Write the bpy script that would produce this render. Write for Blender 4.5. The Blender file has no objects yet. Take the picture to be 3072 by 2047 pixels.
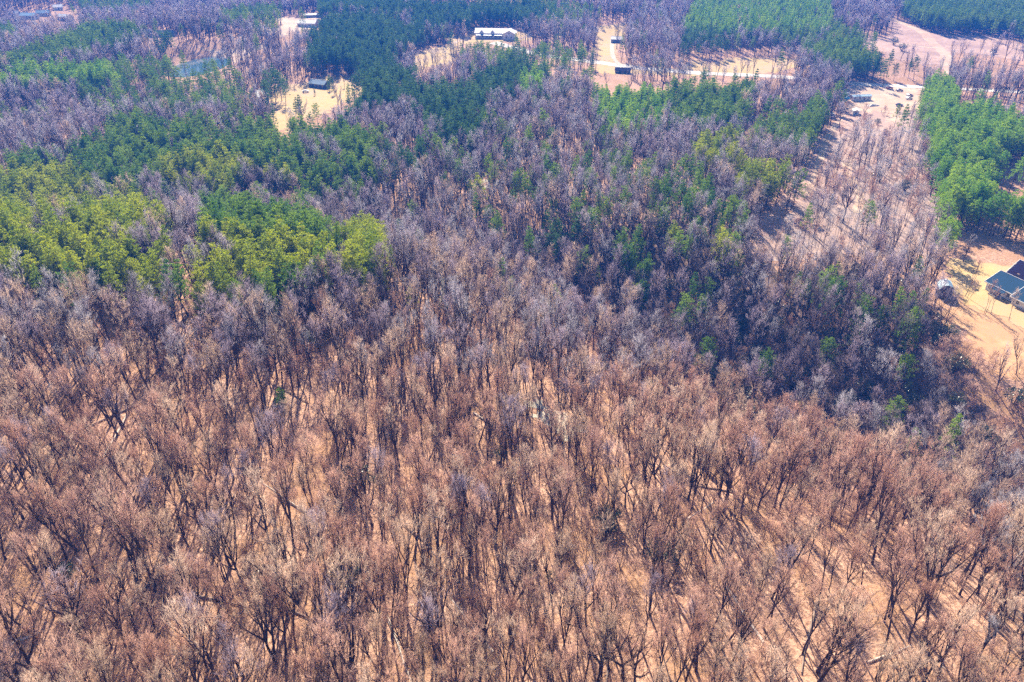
import bpy, math, random
import numpy as np
from mathutils import Vector, Matrix

# ------------------------------------------------------------------ camera, sky, sun, exposure
sc = bpy.context.scene
R = math.radians
CAM_H = 115.0
PITCH = R(31.5)
LENS = 26.0
cam_d = bpy.data.cameras.new('camera'); cam_d.lens = LENS; cam_d.sensor_width = 36.0
cam_d.clip_start = 0.5; cam_d.clip_end = 20000.0
cam = bpy.data.objects.new('camera', cam_d); sc.collection.objects.link(cam)
cam.location = (0, 0, CAM_H); cam.rotation_euler = (R(90) - PITCH, 0, 0)
sc.camera = cam

SUN_EL = 38.0          # degrees above the horizon
SUN_AZ = -8.0          # degrees right of the view direction (+Y): the sun stands ahead, a touch to the left
world = bpy.data.worlds.new('World'); sc.world = world; world.use_nodes = True
wn = world.node_tree
bg = wn.nodes['Background']; bg.inputs['Strength'].default_value = 0.052
sky = wn.nodes.new('ShaderNodeTexSky'); sky.sky_type = 'NISHITA'; sky.sun_disc = False
sky.sun_elevation = R(SUN_EL); sky.sun_rotation = R(SUN_AZ)
sky.air_density = 1.2; sky.dust_density = 0.6; sky.ozone_density = 1.0
wn.links.new(sky.outputs['Color'], bg.inputs['Color'])
sun_d = bpy.data.lights.new('sun', 'SUN'); sun_d.energy = 5.0; sun_d.angle = R(0.5); sun_d.color = (1.0, 0.88, 0.71)
sun = bpy.data.objects.new('sun', sun_d); sc.collection.objects.link(sun)
to_sun = Vector((math.sin(R(SUN_AZ)) * math.cos(R(SUN_EL)), math.cos(R(SUN_AZ)) * math.cos(R(SUN_EL)), math.sin(R(SUN_EL))))
sun.rotation_euler = to_sun.to_track_quat('Z', 'Y').to_euler()
sun.location = (0, 0, 300)
sc.view_settings.view_transform = 'Standard'; sc.view_settings.look = 'None'
sc.view_settings.gamma = 1.0; sc.view_settings.use_curve_mapping = False
sc.view_settings.exposure = 1.5
sc.cycles.max_bounces = 5; sc.cycles.diffuse_bounces = 2; sc.cycles.glossy_bounces = 2
sc.cycles.transmission_bounces = 3; sc.cycles.volume_bounces = 0; sc.cycles.transparent_max_bounces = 4
sc.cycles.use_denoising = False; sc.cycles.debug_use_spatial_splits = True; sc.cycles.use_adaptive_sampling = True; sc.cycles.adaptive_threshold = 0.03
sc.cycles.sample_clamp_indirect = 4.0
HAZE_DENSITY = 0.00042
HAZE_COLOR = (0.03, 0.22, 1.0)

rng = np.random.default_rng(7)
random.seed(7)
COL = sc.collection

# ------------------------------------------------------------------ photograph pixels <-> the ground
W, H = 3072.0, 2047.0
F = LENS / 36.0 * W
CP, SP = math.cos(PITCH), math.sin(PITCH)

def project(x, y, z):
    dz = z - CAM_H
    d = y * CP - dz * SP
    up = y * SP + dz * CP
    return W / 2 + F * x / d, H / 2 - F * up / d, d

# the creek in the ravine, and the land on both sides of it
CREEK = np.array([(420, 48), (200, 94), (120, 130), (86, 154), (56, 184), (32, 212), (-6, 248), (-74, 282), (-192, 266), (-380, 255), (-900, 240)], float)

def creek_dist(x, y):
    best = np.full(np.shape(x), 1e9); sgn = np.ones(np.shape(x))
    for (ax, ay), (bx, by) in zip(CREEK[:-1], CREEK[1:]):
        ex, ey = bx - ax, by - ay
        t = np.clip(((x - ax) * ex + (y - ay) * ey) / (ex * ex + ey * ey), 0, 1)
        d = np.hypot(x - ax - t * ex, y - ay - t * ey)
        s = np.sign(ex * (y - ay) - ey * (x - ax))
        m = d < best
        best = np.where(m, d, best); sgn = np.where(m, s, sgn)
    return best * sgn            # > 0 on the camera's side

def smooth(a, b, v):
    t = np.clip((v - a) / (b - a), 0, 1)
    return t * t * (3 - 2 * t)

POND_C = (-238.0, 588.0)
def height(x, y):
    x = np.asarray(x, float); y = np.asarray(y, float)
    d = creek_dist(x, y)
    cut = smooth(-120, 20, x)                       # the ravine is deep on the right and shallow on the left
    near = smooth(5, 74, d) * (21.0 + 4.0 * cut)
    far = smooth(4, 44, -d) * (3.0 + 10.0 * cut)
    h = -3.0 - 9.0 * cut + near + far
    h = h + smooth(-40, 60, y) * 0
    h = h + 1.6 * np.sin(x / 31.0 + 1.3) * np.sin(y / 27.0) * smooth(10, 60, np.abs(d))
    h = h + smooth(300, 520, y) * (5.0 * np.sin(x / 130.0 + 0.6) * np.sin(y / 150.0 + 0.9) + 3.0 * np.sin(x / 71.0 - y / 90.0))
    r = np.hypot((x - POND_C[0]) / 19.0, (y - POND_C[1]) / 38.0)
    h = h * smooth(0.9, 2.2, r) + (1 - smooth(0.9, 2.2, r)) * np.where(r < 1.05, -2.2, -0.4)
    return h

def at(px, py):
    """point on the ground seen at photograph pixel (px, py)"""
    u, v = (px - W / 2) / F, (py - H / 2) / F
    d = np.array([u, CP - v * SP, -SP - v * CP])
    t0, t = 20.0, 20.0
    while t < 6000:
        p = d * t
        if CAM_H + p[2] < height(p[0], p[1]): break
        t0 = t; t += 4.0
    for _ in range(24):
        m = 0.5 * (t0 + t); p = d * m
        if CAM_H + p[2] < height(p[0], p[1]): t = m
        else: t0 = m
    p = d * t
    return float(p[0]), float(p[1]), float(height(p[0], p[1]))

def Z(x0, y0, s, pts):
    return [(x0 + a / s, y0 + b / s) for a, b in pts]

def inside(px, py, poly):
    r = np.zeros(np.shape(px), bool)
    n = len(poly)
    for i in range(n):
        x1, y1 = poly[i]; x2, y2 = poly[(i + 1) % n]
        if y1 == y2: continue
        c = ((y1 > py) != (y2 > py)) & (px < (x2 - x1) * (py - y1) / (y2 - y1) + x1)
        r ^= c
    return r

def world_poly(pix):
    return [at(a, b)[:2] for a, b in pix]

# ------------------------------------------------------------------ tagging and mesh helpers
def tag(o, label=None, cat=None, group=None, kind=None):
    if label: o['label'] = label
    if cat: o['category'] = cat
    if group: o['group'] = group
    if kind: o['kind'] = kind
    return o

def mesh_obj(name, me, parent=None, loc=None):
    o = bpy.data.objects.new(name, me); COL.objects.link(o)
    if parent is not None: o.parent = parent
    if loc is not None: o.location = loc
    return o

def empty(name, loc, rz=0.0, scale=1.0):
    o = bpy.data.objects.new(name, None); COL.objects.link(o)
    o.location = loc; o.rotation_euler = (0, 0, rz); o.scale = (scale,) * 3
    o.empty_display_size = 0.5
    return o

def np_mesh(name, verts, faces_list, mats, mat_ids=None, smooth_shade=False):
    """faces_list: list of int arrays (n, k)"""
    me = bpy.data.meshes.new(name)
    verts = np.asarray(verts, np.float32)
    loops = np.concatenate([f.ravel() for f in faces_list]) if faces_list else np.zeros(0, int)
    tot = np.concatenate([np.full(len(f), f.shape[1]) for f in faces_list])
    start = np.concatenate([[0], np.cumsum(tot)[:-1]])
    me.vertices.add(len(verts)); me.vertices.foreach_set('co', verts.ravel())
    me.loops.add(len(loops)); me.loops.foreach_set('vertex_index', loops.astype(np.int32))
    me.polygons.add(len(tot)); me.polygons.foreach_set('loop_start', start.astype(np.int32))
    me.polygons.foreach_set('loop_total', tot.astype(np.int32))
    if mat_ids is not None:
        me.polygons.foreach_set('material_index', np.asarray(mat_ids, np.int32))
    if smooth_shade:
        me.polygons.foreach_set('use_smooth', np.ones(len(tot), bool))
    for m in mats: me.materials.append(m)
    me.update(calc_edges=True)
    return me

class MB:
    """collects boxes and prisms into ONE mesh"""
    def __init__(s): s.v = []; s.f = []
    def box(s, x0, x1, y0, y1, z0, z1):
        n = len(s.v)
        s.v += [(x0, y0, z0), (x1, y0, z0), (x1, y1, z0), (x0, y1, z0), (x0, y0, z1), (x1, y0, z1), (x1, y1, z1), (x0, y1, z1)]
        s.f += [(n + a, n + b, n + c, n + d) for a, b, c, d in ((0, 3, 2, 1), (4, 5, 6, 7), (0, 1, 5, 4), (1, 2, 6, 5), (2, 3, 7, 6), (3, 0, 4, 7))]
        return s
    def prism(s, pts, axis_vec, off=(0, 0, 0)):
        """polygon pts (3-D) extruded along axis_vec"""
        n = len(s.v); k = len(pts)
        s.v += [tuple(p) for p in pts] + [tuple(p[i] + axis_vec[i] for i in range(3)) for p in pts]
        s.f += [tuple(range(n + k - 1, n - 1, -1)), tuple(range(n + k, n + 2 * k))]
        s.f += [(n + i, n + (i + 1) % k, n + k + (i + 1) % k, n + k + i) for i in range(k)]
        return s
    def cyl(s, c, r, h, axis='z', k=10):
        pts = []
        for i in range(k):
            a = 2 * math.pi * i / k
            if axis == 'z': pts.append((c[0] + r * math.cos(a), c[1] + r * math.sin(a), c[2]))
            elif axis == 'y': pts.append((c[0] + r * math.cos(a), c[1], c[2] + r * math.sin(a)))
            else: pts.append((c[0], c[1] + r * math.cos(a), c[2] + r * math.sin(a)))
        return s.prism(pts, {'z': (0, 0, h), 'y': (0, h, 0), 'x': (h, 0, 0)}[axis])
    def build(s, name, mat, parent=None, loc=None):
        me = bpy.data.meshes.new(name); me.from_pydata(s.v, [], s.f); me.materials.append(mat); me.update()
        import bmesh
        b = bmesh.new(); b.from_mesh(me); bmesh.ops.recalc_face_normals(b, faces=b.faces); b.to_mesh(me); b.free()
        return mesh_obj(name, me, parent, loc)

# ------------------------------------------------------------------ materials
MATS = {}
def new_mat(name):
    m = bpy.data.materials.new(name); m.use_nodes = True
    nt = m.node_tree
    return m, nt, nt.nodes, nt.links, nt.nodes['Principled BSDF']

def surface_mat(name, c1, c2, scale=0.5, rough=0.9, detail=9.0, bump=0.0, c3=None, scale3=0.03, spec=0.1, dist=0.3):
    """two colours mixed by noise in object space, a third one in large patches"""
    m, nt, N, L, P = new_mat(name)
    tc = N.new('ShaderNodeTexCoord')
    no = N.new('ShaderNodeTexNoise'); no.inputs['Scale'].default_value = scale; no.inputs['Detail'].default_value = detail; no.inputs['Roughness'].default_value = 0.65
    L.new(tc.outputs['Object'], no.inputs['Vector'])
    rp = N.new('ShaderNodeValToRGB'); rp.color_ramp.elements[0].position = 0.35; rp.color_ramp.elements[1].position = 0.65
    rp.color_ramp.elements[0].color = (*c1, 1); rp.color_ramp.elements[1].color = (*c2, 1)
    L.new(no.outputs['Fac'], rp.inputs['Fac'])
    out = rp.outputs['Color']
    if c3:
        n3 = N.new('ShaderNodeTexNoise'); n3.inputs['Scale'].default_value = scale3; n3.inputs['Detail'].default_value = 5.0
        L.new(tc.outputs['Object'], n3.inputs['Vector'])
        r3 = N.new('ShaderNodeValToRGB'); r3.color_ramp.elements[0].position = 0.45; r3.color_ramp.elements[1].position = 0.62
        L.new(n3.outputs['Fac'], r3.inputs['Fac'])
        mx = N.new('ShaderNodeMix'); mx.data_type = 'RGBA'
        L.new(r3.outputs['Color'], mx.inputs['Factor']); L.new(out, mx.inputs['A']); mx.inputs['B'].default_value = (*c3, 1)
        out = mx.outputs['Result']
    L.new(out, P.inputs['Base Color'])
    P.inputs['Roughness'].default_value = rough
    P.inputs['Specular IOR Level'].default_value = spec
    if bump:
        b = N.new('ShaderNodeBump'); b.inputs['Strength'].default_value = bump; b.inputs['Distance'].default_value = dist
        L.new(no.outputs['Fac'], b.inputs['Height']); L.new(b.outputs['Normal'], P.inputs['Normal'])
    MATS[name] = m
    return m

def plant_mat(name, c1, c2, trans=0.0, rough=0.7, spec=0.2):
    """colour varies from plant to plant; optionally lets light through"""
    m, nt, N, L, P = new_mat(name)
    oi = N.new('ShaderNodeObjectInfo')
    rp = N.new('ShaderNodeValToRGB'); rp.color_ramp.elements[0].color = (*c1, 1); rp.color_ramp.elements[1].color = (*c2, 1)
    L.new(oi.outputs['Random'], rp.inputs['Fac'])
    L.new(rp.outputs['Color'], P.inputs['Base Color'])
    P.inputs['Roughness'].default_value = rough; P.inputs['Specular IOR Level'].default_value = spec
    if trans:
        t = N.new('ShaderNodeBsdfTranslucent'); L.new(rp.outputs['Color'], t.inputs['Color'])
        mx = N.new('ShaderNodeMixShader'); mx.inputs['Fac'].default_value = trans
        L.new(P.outputs['BSDF'], mx.inputs[1]); L.new(t.outputs['BSDF'], mx.inputs[2])
        L.new(mx.outputs['Shader'], N['Material Output'].inputs['Surface'])
    MATS[name] = m
    return m

surface_mat('leaf_litter', (0.22, 0.115, 0.07), (0.70, 0.44, 0.30), scale=1.3, bump=0.9, dist=0.5, c3=(0.40, 0.23, 0.13), scale3=0.09)
surface_mat('dry_grass', (0.46, 0.32, 0.13), (0.56, 0.40, 0.18), scale=0.25, c3=(0.50, 0.35, 0.2), scale3=0.05, bump=0.15)
surface_mat('cleared_soil', (0.40, 0.25, 0.19), (0.60, 0.42, 0.33), scale=0.35, c3=(0.38, 0.25, 0.20), scale3=0.04, bump=0.3)
surface_mat('pale_soil', (0.50, 0.37, 0.26), (0.62, 0.48, 0.35), scale=0.3, c3=(0.5, 0.34, 0.24), scale3=0.06, bump=0.2)
surface_mat('orange_soil', (0.44, 0.25, 0.12), (0.58, 0.36, 0.20), scale=0.3, c3=(0.48, 0.28, 0.15), scale3=0.06, bump=0.3)
surface_mat('asphalt', (0.58, 0.52, 0.45), (0.68, 0.62, 0.55), scale=0.4)
surface_mat('gravel', (0.42, 0.36, 0.27), (0.56, 0.50, 0.40), scale=0.5)
surface_mat('bark', (0.04, 0.026, 0.02), (0.10, 0.062, 0.048), scale=1.2, bump=0.4, dist=0.05)
surface_mat('thin_litter', (0.25, 0.175, 0.14), (0.50, 0.38, 0.32), scale=0.5, bump=0.6, dist=0.4, c3=(0.42, 0.29, 0.23), scale3=0.05)
surface_mat('shade_litter', (0.08, 0.055, 0.045), (0.24, 0.16, 0.125), scale=0.5, bump=0.6)  # dark litter: shade of the ravine put into the colour
surface_mat('pale_wood', (0.55, 0.47, 0.40), (0.68, 0.60, 0.52), scale=1.0)
surface_mat('log_bark', (0.22, 0.16, 0.13), (0.36, 0.27, 0.21), scale=1.0)
plant_mat('twig_red', (0.42, 0.22, 0.15), (0.66, 0.41, 0.31))
plant_mat('twig_tan', (0.48, 0.33, 0.23), (0.74, 0.54, 0.41))
plant_mat('twig_grey', (0.30, 0.27, 0.29), (0.54, 0.50, 0.53))
plant_mat('twig_mauve', (0.28, 0.21, 0.25), (0.50, 0.40, 0.46))
plant_mat('twig_dark', (0.11, 0.08, 0.085), (0.25, 0.19, 0.20))
plant_mat('dead_leaf', (0.42, 0.22, 0.11), (0.55, 0.33, 0.20), trans=0.3)
plant_mat('needles_yellow', (0.22, 0.31, 0.012), (0.46, 0.50, 0.02), trans=0.45)
plant_mat('needles_green', (0.10, 0.22, 0.02), (0.27, 0.39, 0.03), trans=0.45)
plant_mat('needles_bright', (0.17, 0.36, 0.02), (0.38, 0.54, 0.03), trans=0.45)
plant_mat('needles_dark', (0.05, 0.14, 0.035), (0.15, 0.27, 0.06), trans=0.4)
plant_mat('evergreen_leaf', (0.05, 0.075, 0.03), (0.11, 0.13, 0.06), trans=0.15, rough=0.35, spec=0.6)

def flat_mat(name, c, rough=0.6, spec=0.3, metal=0.0, scale=3.0, var=0.12):
    return surface_mat(name, tuple(a * (1 - var) for a in c), tuple(min(1, a * (1 + var)) for a in c), scale=scale, rough=rough, spec=spec)
flat_mat('white_wall', (0.72, 0.71, 0.70)); flat_mat('white_trim', (0.82, 0.82, 0.80), var=0.04)
flat_mat('slate_roof', (0.02, 0.06, 0.11), rough=0.85, spec=0.08); flat_mat('plum_roof', (0.02, 0.012, 0.045), rough=0.85, spec=0.08)
flat_mat('pale_roof', (0.74, 0.71, 0.66), rough=0.5); flat_mat('blue_metal_roof', (0.42, 0.58, 0.66), rough=0.4, spec=0.5)
flat_mat('blue_grey_roof', (0.26, 0.36, 0.42), rough=0.5); flat_mat('dark_wall', (0.05, 0.055, 0.08)); flat_mat('blue_wall', (0.10, 0.16, 0.28))
flat_mat('grey_wall', (0.38, 0.38, 0.40)); flat_mat('brown_wall', (0.20, 0.13, 0.09)); flat_mat('window_glass', (0.02, 0.025, 0.035), rough=0.1, spec=0.6, var=0.02)
flat_mat('blue_tarp', (0.06, 0.30, 0.55), rough=0.4); flat_mat('white_paint', (0.8, 0.8, 0.8), rough=0.3, spec=0.5, var=0.03)
flat_mat('red_paint', (0.35, 0.04, 0.03), rough=0.3, spec=0.5); flat_mat('navy_paint', (0.03, 0.04, 0.10), rough=0.3, spec=0.5); flat_mat('silver_paint', (0.5, 0.52, 0.54), rough=0.3, spec=0.5)
flat_mat('rubber', (0.02, 0.02, 0.02), rough=0.9); flat_mat('grey_board', (0.45, 0.42, 0.38))
m, nt, N, L, P = new_mat('pond_water'); MATS['pond_water'] = m
P.inputs['Base Color'].default_value = (0.06, 0.14, 0.17, 1); P.inputs['Roughness'].default_value = 0.08; P.inputs['Specular IOR Level'].default_value = 0.8  # blue-green base colour stands in for reflected sky
wv = N.new('ShaderNodeTexNoise'); wv.inputs['Scale'].default_value = 1.5; bb = N.new('ShaderNodeBump'); bb.inputs['Strength'].default_value = 0.25; bb.inputs['Distance'].default_value = 0.2
L.new(wv.outputs['Fac'], bb.inputs['Height']); L.new(bb.outputs['Normal'], P.inputs['Normal'])

# ------------------------------------------------------------------ terrain: one sheet to the horizon
def axis(a, b, step, reach):
    core = np.arange(a, b + step, step)
    out = []; s = step; v = core[-1]
    while v < reach: s *= 1.35; v += s; out.append(v)
    lo = []; s = step; v = core[0]
    while v > -reach: s *= 1.35; v -= s; lo.append(v)
    return np.concatenate([lo[::-1], core, out])
gx = axis(-760, 760, 4.0, 4500); gy = axis(0, 1150, 4.0, 4500)
GX, GY = np.meshgrid(gx, gy)
GZ = height(GX, GY)
nx, ny = len(gx), len(gy)
ii = np.arange(nx * ny).reshape(ny, nx)
quads = np.stack([ii[:-1, :-1].ravel(), ii[:-1, 1:].ravel(), ii[1:, 1:].ravel(), ii[1:, :-1].ravel()], 1)
me = np_mesh('ground', np.stack([GX.ravel(), GY.ravel(), GZ.ravel()], 1), [quads], [MATS['leaf_litter']], smooth_shade=True)
tag(mesh_obj('ground', me), kind='structure')

def gheight(x, y):
    """height of the ground mesh itself, between its grid points"""
    x = np.asarray(x, float); y = np.asarray(y, float)
    i = np.clip(np.searchsorted(gx, x) - 1, 0, nx - 2); j = np.clip(np.searchsorted(gy, y) - 1, 0, ny - 2)
    fx = (x - gx[i]) / (gx[i + 1] - gx[i]); fy = (y - gy[j]) / (gy[j + 1] - gy[j])
    a, b_, c, d = GZ[j, i], GZ[j, i + 1], GZ[j + 1, i + 1], GZ[j + 1, i]
    return np.where(fx > fy, a + (b_ - a) * fx + (c - b_) * fy, a + (c - d) * fx + (d - a) * fy)

def sheet(name, pix, mat, lift, step=1.4, wob=2.2, label=None):
    """a patch of other ground, draped on the terrain"""
    P2 = np.array(world_poly(pix))
    x0, y0 = P2.min(0) - 2; x1, y1 = P2.max(0) + 2
    xs = np.arange(x0, x1 + step, step); ys = np.arange(y0, y1 + step, step)
    X, Y = np.meshgrid(xs, ys)
    cx = X[:-1, :-1] + step / 2; cy = Y[:-1, :-1] + step / 2
    wx = cx + wob * np.sin(cy * 0.9 + np.sin(cx * 0.7)); wy = cy + wob * np.sin(cx * 0.8 + 2 * np.sin(cy * 0.33))
    keep = inside(wx, wy, P2)
    k = np.arange(X.size).reshape(X.shape)
    q = np.stack([k[:-1, :-1][keep], k[:-1, 1:][keep], k[1:, 1:][keep], k[1:, :-1][keep]], 1)
    used = np.unique(q); remap = np.zeros(X.size, int); remap[used] = np.arange(len(used))
    vx, vy = X.ravel()[used], Y.ravel()[used]
    me = np_mesh(name, np.stack([vx, vy, gheight(vx, vy) + lift], 1), [remap[q]], [MATS[mat]], smooth_shade=True)
    return tag(mesh_obj(name, me), kind='structure')

def ribbon(name, pix, width, mat, lift):
    pts = np.array([at(a, b)[:2] for a, b in pix])
    # resample along a Catmull-Rom curve
    out = []
    for i in range(len(pts) - 1):
        p0 = pts[max(i - 1, 0)]; p1 = pts[i]; p2 = pts[i + 1]; p3 = pts[min(i + 2, len(pts) - 1)]
        n = max(4, int(np.hypot(*(p2 - p1)) / 3))
        for t in np.arange(n) / n:
            out.append(0.5 * ((2 * p1) + (-p0 + p2) * t + (2 * p0 - 5 * p1 + 4 * p2 - p3) * t * t + (-p0 + 3 * p1 - 3 * p2 + p3) * t ** 3))
    out.append(pts[-1]); out = np.array(out)
    tg = np.gradient(out, axis=0); tg /= np.linalg.norm(tg, axis=1)[:, None]
    nr = np.stack([-tg[:, 1], tg[:, 0]], 1)
    ks = np.linspace(-0.5, 0.5, 5)
    w = width * (1 + 0.10 * np.sin(np.arange(len(out)) * 0.7))
    V = (out[:, None, :] + nr[:, None, :] * (ks[None, :] * w[:, None])[:, :, None])
    zz = gheight(V[..., 0], V[..., 1]) + lift
    k = np.arange(V.shape[0] * 5).reshape(-1, 5)
    q = np.stack([k[:-1, :-1].ravel(), k[1:, :-1].ravel(), k[1:, 1:].ravel(), k[:-1, 1:].ravel()], 1)
    me = np_mesh(name, np.concatenate([V, zz[..., None]], 2).reshape(-1, 3), [q[:, ::-1]], [MATS[mat]], smooth_shade=True)
    return tag(mesh_obj(name, me), kind='structure'), out

# clearings, in photograph pixels
FIELD_LEFT = Z(740, 200, 6.19, [(870, 330), (1200, 280), (1500, 185), (1700, 185), (2130, 215), (2200, 430), (1900, 620), (1640, 740), (1500, 870), (1250, 930), (900, 980), (800, 1080), (760, 1230), (420, 1150), (330, 1050), (430, 930), (560, 800), (420, 690), (360, 560), (500, 430), (700, 360)])
YARD_WHITE = Z(1200, 40, 5.23, [(640, 340), (800, 330), (1050, 360), (1240, 240), (1800, 240), (2060, 340), (2040, 430), (1580, 450), (1150, 470), (960, 500), (900, 560), (930, 700), (760, 810), (600, 810), (380, 870), (220, 960), (200, 630), (480, 560), (750, 510), (840, 460)])
YARD_DRIVE = Z(1700, 60, 5.88, [(530, 120), (1000, 60), (1110, 100), (1050, 230), (950, 380), (880, 480), (860, 640), (900, 760), (540, 700), (520, 300)])
VERGE = Z(1700, 60, 5.88, [(300, 680), (900, 760), (1500, 830), (2350, 880), (2353, 1000), (1500, 960), (900, 960), (520, 940), (500, 780), (300, 740)])
VERGE_EAST = Z(2048, 0, 2.298, [(0, 470), (60, 410), (210, 440), (320, 400), (480, 400), (800, 405), (800, 460), (650, 500), (400, 520), (0, 520)])
CLEARED = Z(2560, 40, 4.596, [(480, 70), (600, 90), (820, 190), (1100, 290), (1300, 310), (1700, 310), (2030, 320), (2353, 460), (2600, 560), (2600, 640), (2353, 650), (1950, 600), (1500, 540), (1290, 560), (1320, 680), (1380, 830), (1330, 840), (1180, 720), (980, 700), (800, 660), (560, 640), (420, 540), (110, 470), (120, 350), (430, 340), (540, 280)])
JUNKYARD = Z(2440, 200, 5.88, [(600, 280), (850, 270), (1080, 310), (1880, 330), (1900, 560), (1880, 720), (1760, 770), (1500, 800), (1520, 960), (1330, 1000), (1330, 800), (780, 790), (600, 780), (620, 560)])
LOT_RIGHT = Z(2780, 780, 3.0137, [(200, -20), (290, -15), (560, 25), (880, 85), (1150, 150), (1150, 1000), (880, 1050), (720, 1080), (620, 1020), (540, 900), (400, 740), (330, 620), (190, 600), (115, 530), (120, 380), (140, 240), (190, 120)])
STRIP = [(2545, 330), (2580, 350), (2510, 390), (2470, 470), (2445, 540), (2420, 580), (2340, 640), (2280, 740), (2260, 800), (2215, 800), (2250, 720), (2300, 640), (2380, 570), (2420, 480), (2470, 400)]
SPARSE = [(2540, 330), (2760, 300), (2800, 480), (2830, 640), (2850, 760), (2700, 780), (2500, 760), (2300, 790), (2270, 740), (2400, 600), (2450, 480)]
GAP_RIGHT = [(2965, 520), (3072, 495), (3200, 490), (3200, 570), (3072, 575), (3010, 580)]
HOUSE_NW = Z(500, 0, 4.9, [(1200, 200), (1400, 190), (1650, 260), (1830, 250), (2000, 280), (2200, 240), (2260, 330), (2180, 410), (1990, 460), (1830, 480), (1750, 550), (1620, 550), (1600, 450), (1700, 360), (1560, 280)])
POND_BANK = Z(500, 0, 4.9, [(480, 700), (700, 740), (960, 720), (1250, 690), (1520, 620), (1540, 680), (1300, 760), (1100, 900), (850, 960), (620, 930), (600, 850), (700, 780)])
NW_TOWN = [(60, 42), (230, 30), (260, 62), (170, 66), (60, 58)]
ORANGE_PATH = Z(2780, 780, 3.0137, [(350, 1150), (420, 1200), (560, 1290), (700, 1380), (900, 1500), (1100, 1640)])

sheet('field', FIELD_LEFT, 'dry_grass', 0.07)
sheet('yard', YARD_WHITE, 'dry_grass', 0.07)
sheet('yard', YARD_DRIVE, 'dry_grass', 0.07)
sheet('verge', VERGE, 'dry_grass', 0.06)
sheet('verge', VERGE_EAST, 'dry_grass', 0.06)
sheet('cleared_field', CLEARED, 'cleared_soil', 0.07)
sheet('yard', JUNKYARD, 'pale_soil', 0.08)
sheet('yard', LOT_RIGHT, 'orange_soil', 0.05, step=0.6, wob=1.1)
LAWN_RIGHT = Z(2780, 780, 3.0137, [(205, -10), (290, -10), (560, 35), (880, 95), (1150, 160), (1150, 640), (880, 640), (700, 520), (540, 470), (400, 430), (300, 330), (210, 230)])
sheet('lawn', LAWN_RIGHT, 'dry_grass', 0.10, step=0.6, wob=1.1)
sheet('cleared_strip', STRIP, 'cleared_soil', 0.07)
sheet('yard', HOUSE_NW, 'pale_soil', 0.07)
sheet('field', POND_BANK, 'pale_soil', 0.07)
sheet('open_floor', SPARSE, 'thin_litter', 0.05, step=1.8)
sheet('gravel_clearing', [(1600, 1215), (1640, 1210), (1700, 1250), (1740, 1290), (1720, 1310), (1660, 1290), (1615, 1260)], 'gravel', 0.06)
sheet('gravel_clearing', Z(1024, 0, 2.298, [(890, 1150), (960, 1180), (985, 1260), (975, 1310), (925, 1290), (915, 1200)]), 'gravel', 0.07)
ribbon('road', [(1480, 128), (1560, 150), (1640, 168), (1700, 176), (1800, 189), (1900, 203), (2000, 212), (2100, 220), (2240, 226), (2400, 236), (2540, 250), (2640, 256), (2760, 262), (2900, 268), (3072, 277), (3300, 288)], 10.0, 'asphalt', 0.14)
ribbon('driveway', [(1862, 198), (1842, 176), (1836, 150), (1836, 120)], 3.4, 'gravel', 0.18)
ribbon('driveway', [(1362, 130), (1400, 118), (1500, 118), (1590, 112)], 4.0, 'pale_soil', 0.17)
ribbon('dirt_track', Z(2560, 40, 4.596, [(490, 70), (700, 150), (950, 260), (1080, 400), (1200, 500), (1270, 580), (1290, 680), (1350, 810), (1390, 880)]), 9.0, 'pale_soil', 0.14)
ribbon('dirt_track', Z(2560, 40, 4.596, [(110, 420), (400, 400), (700, 430), (1000, 470), (1150, 480)]), 5.0, 'pale_soil', 0.11)
ribbon('dirt_track', [(2530, 345), (2480, 420), (2455, 500), (2430, 560), (2410, 590)], 3.5, 'pale_soil', 0.17)
ribbon('dirt_track', [(2540, 490), (2550, 530), (2580, 590), (2570, 640)], 4.0, 'pale_soil', 0.13)
ribbon('dirt_track', ORANGE_PATH, 2.2, 'orange_soil', 0.12)
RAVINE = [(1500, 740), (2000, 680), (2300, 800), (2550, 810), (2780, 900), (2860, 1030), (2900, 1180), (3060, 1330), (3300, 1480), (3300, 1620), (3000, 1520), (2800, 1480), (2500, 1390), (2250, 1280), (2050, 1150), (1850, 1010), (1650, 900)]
sheet('ravine_shade_floor', RAVINE, 'shade_litter', 0.08, step=2.0, wob=3.0)  # dark sheet over the ravine ground, its shade painted as colour
# pond
me = bpy.data.meshes.new('pond'); k = 48
vs = [(POND_C[0] + 22 * math.cos(a) * (1 + 0.08 * math.sin(3 * a)), POND_C[1] + 42 * math.sin(a) * (1 + 0.07 * math.cos(2 * a + 1)), -1.1) for a in np.linspace(0, 2 * math.pi, k, endpoint=False)]
me.from_pydata(vs, [], [tuple(range(k))]); me.materials.append(MATS['pond_water']); tag(mesh_obj('pond', me), kind='structure')

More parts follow.
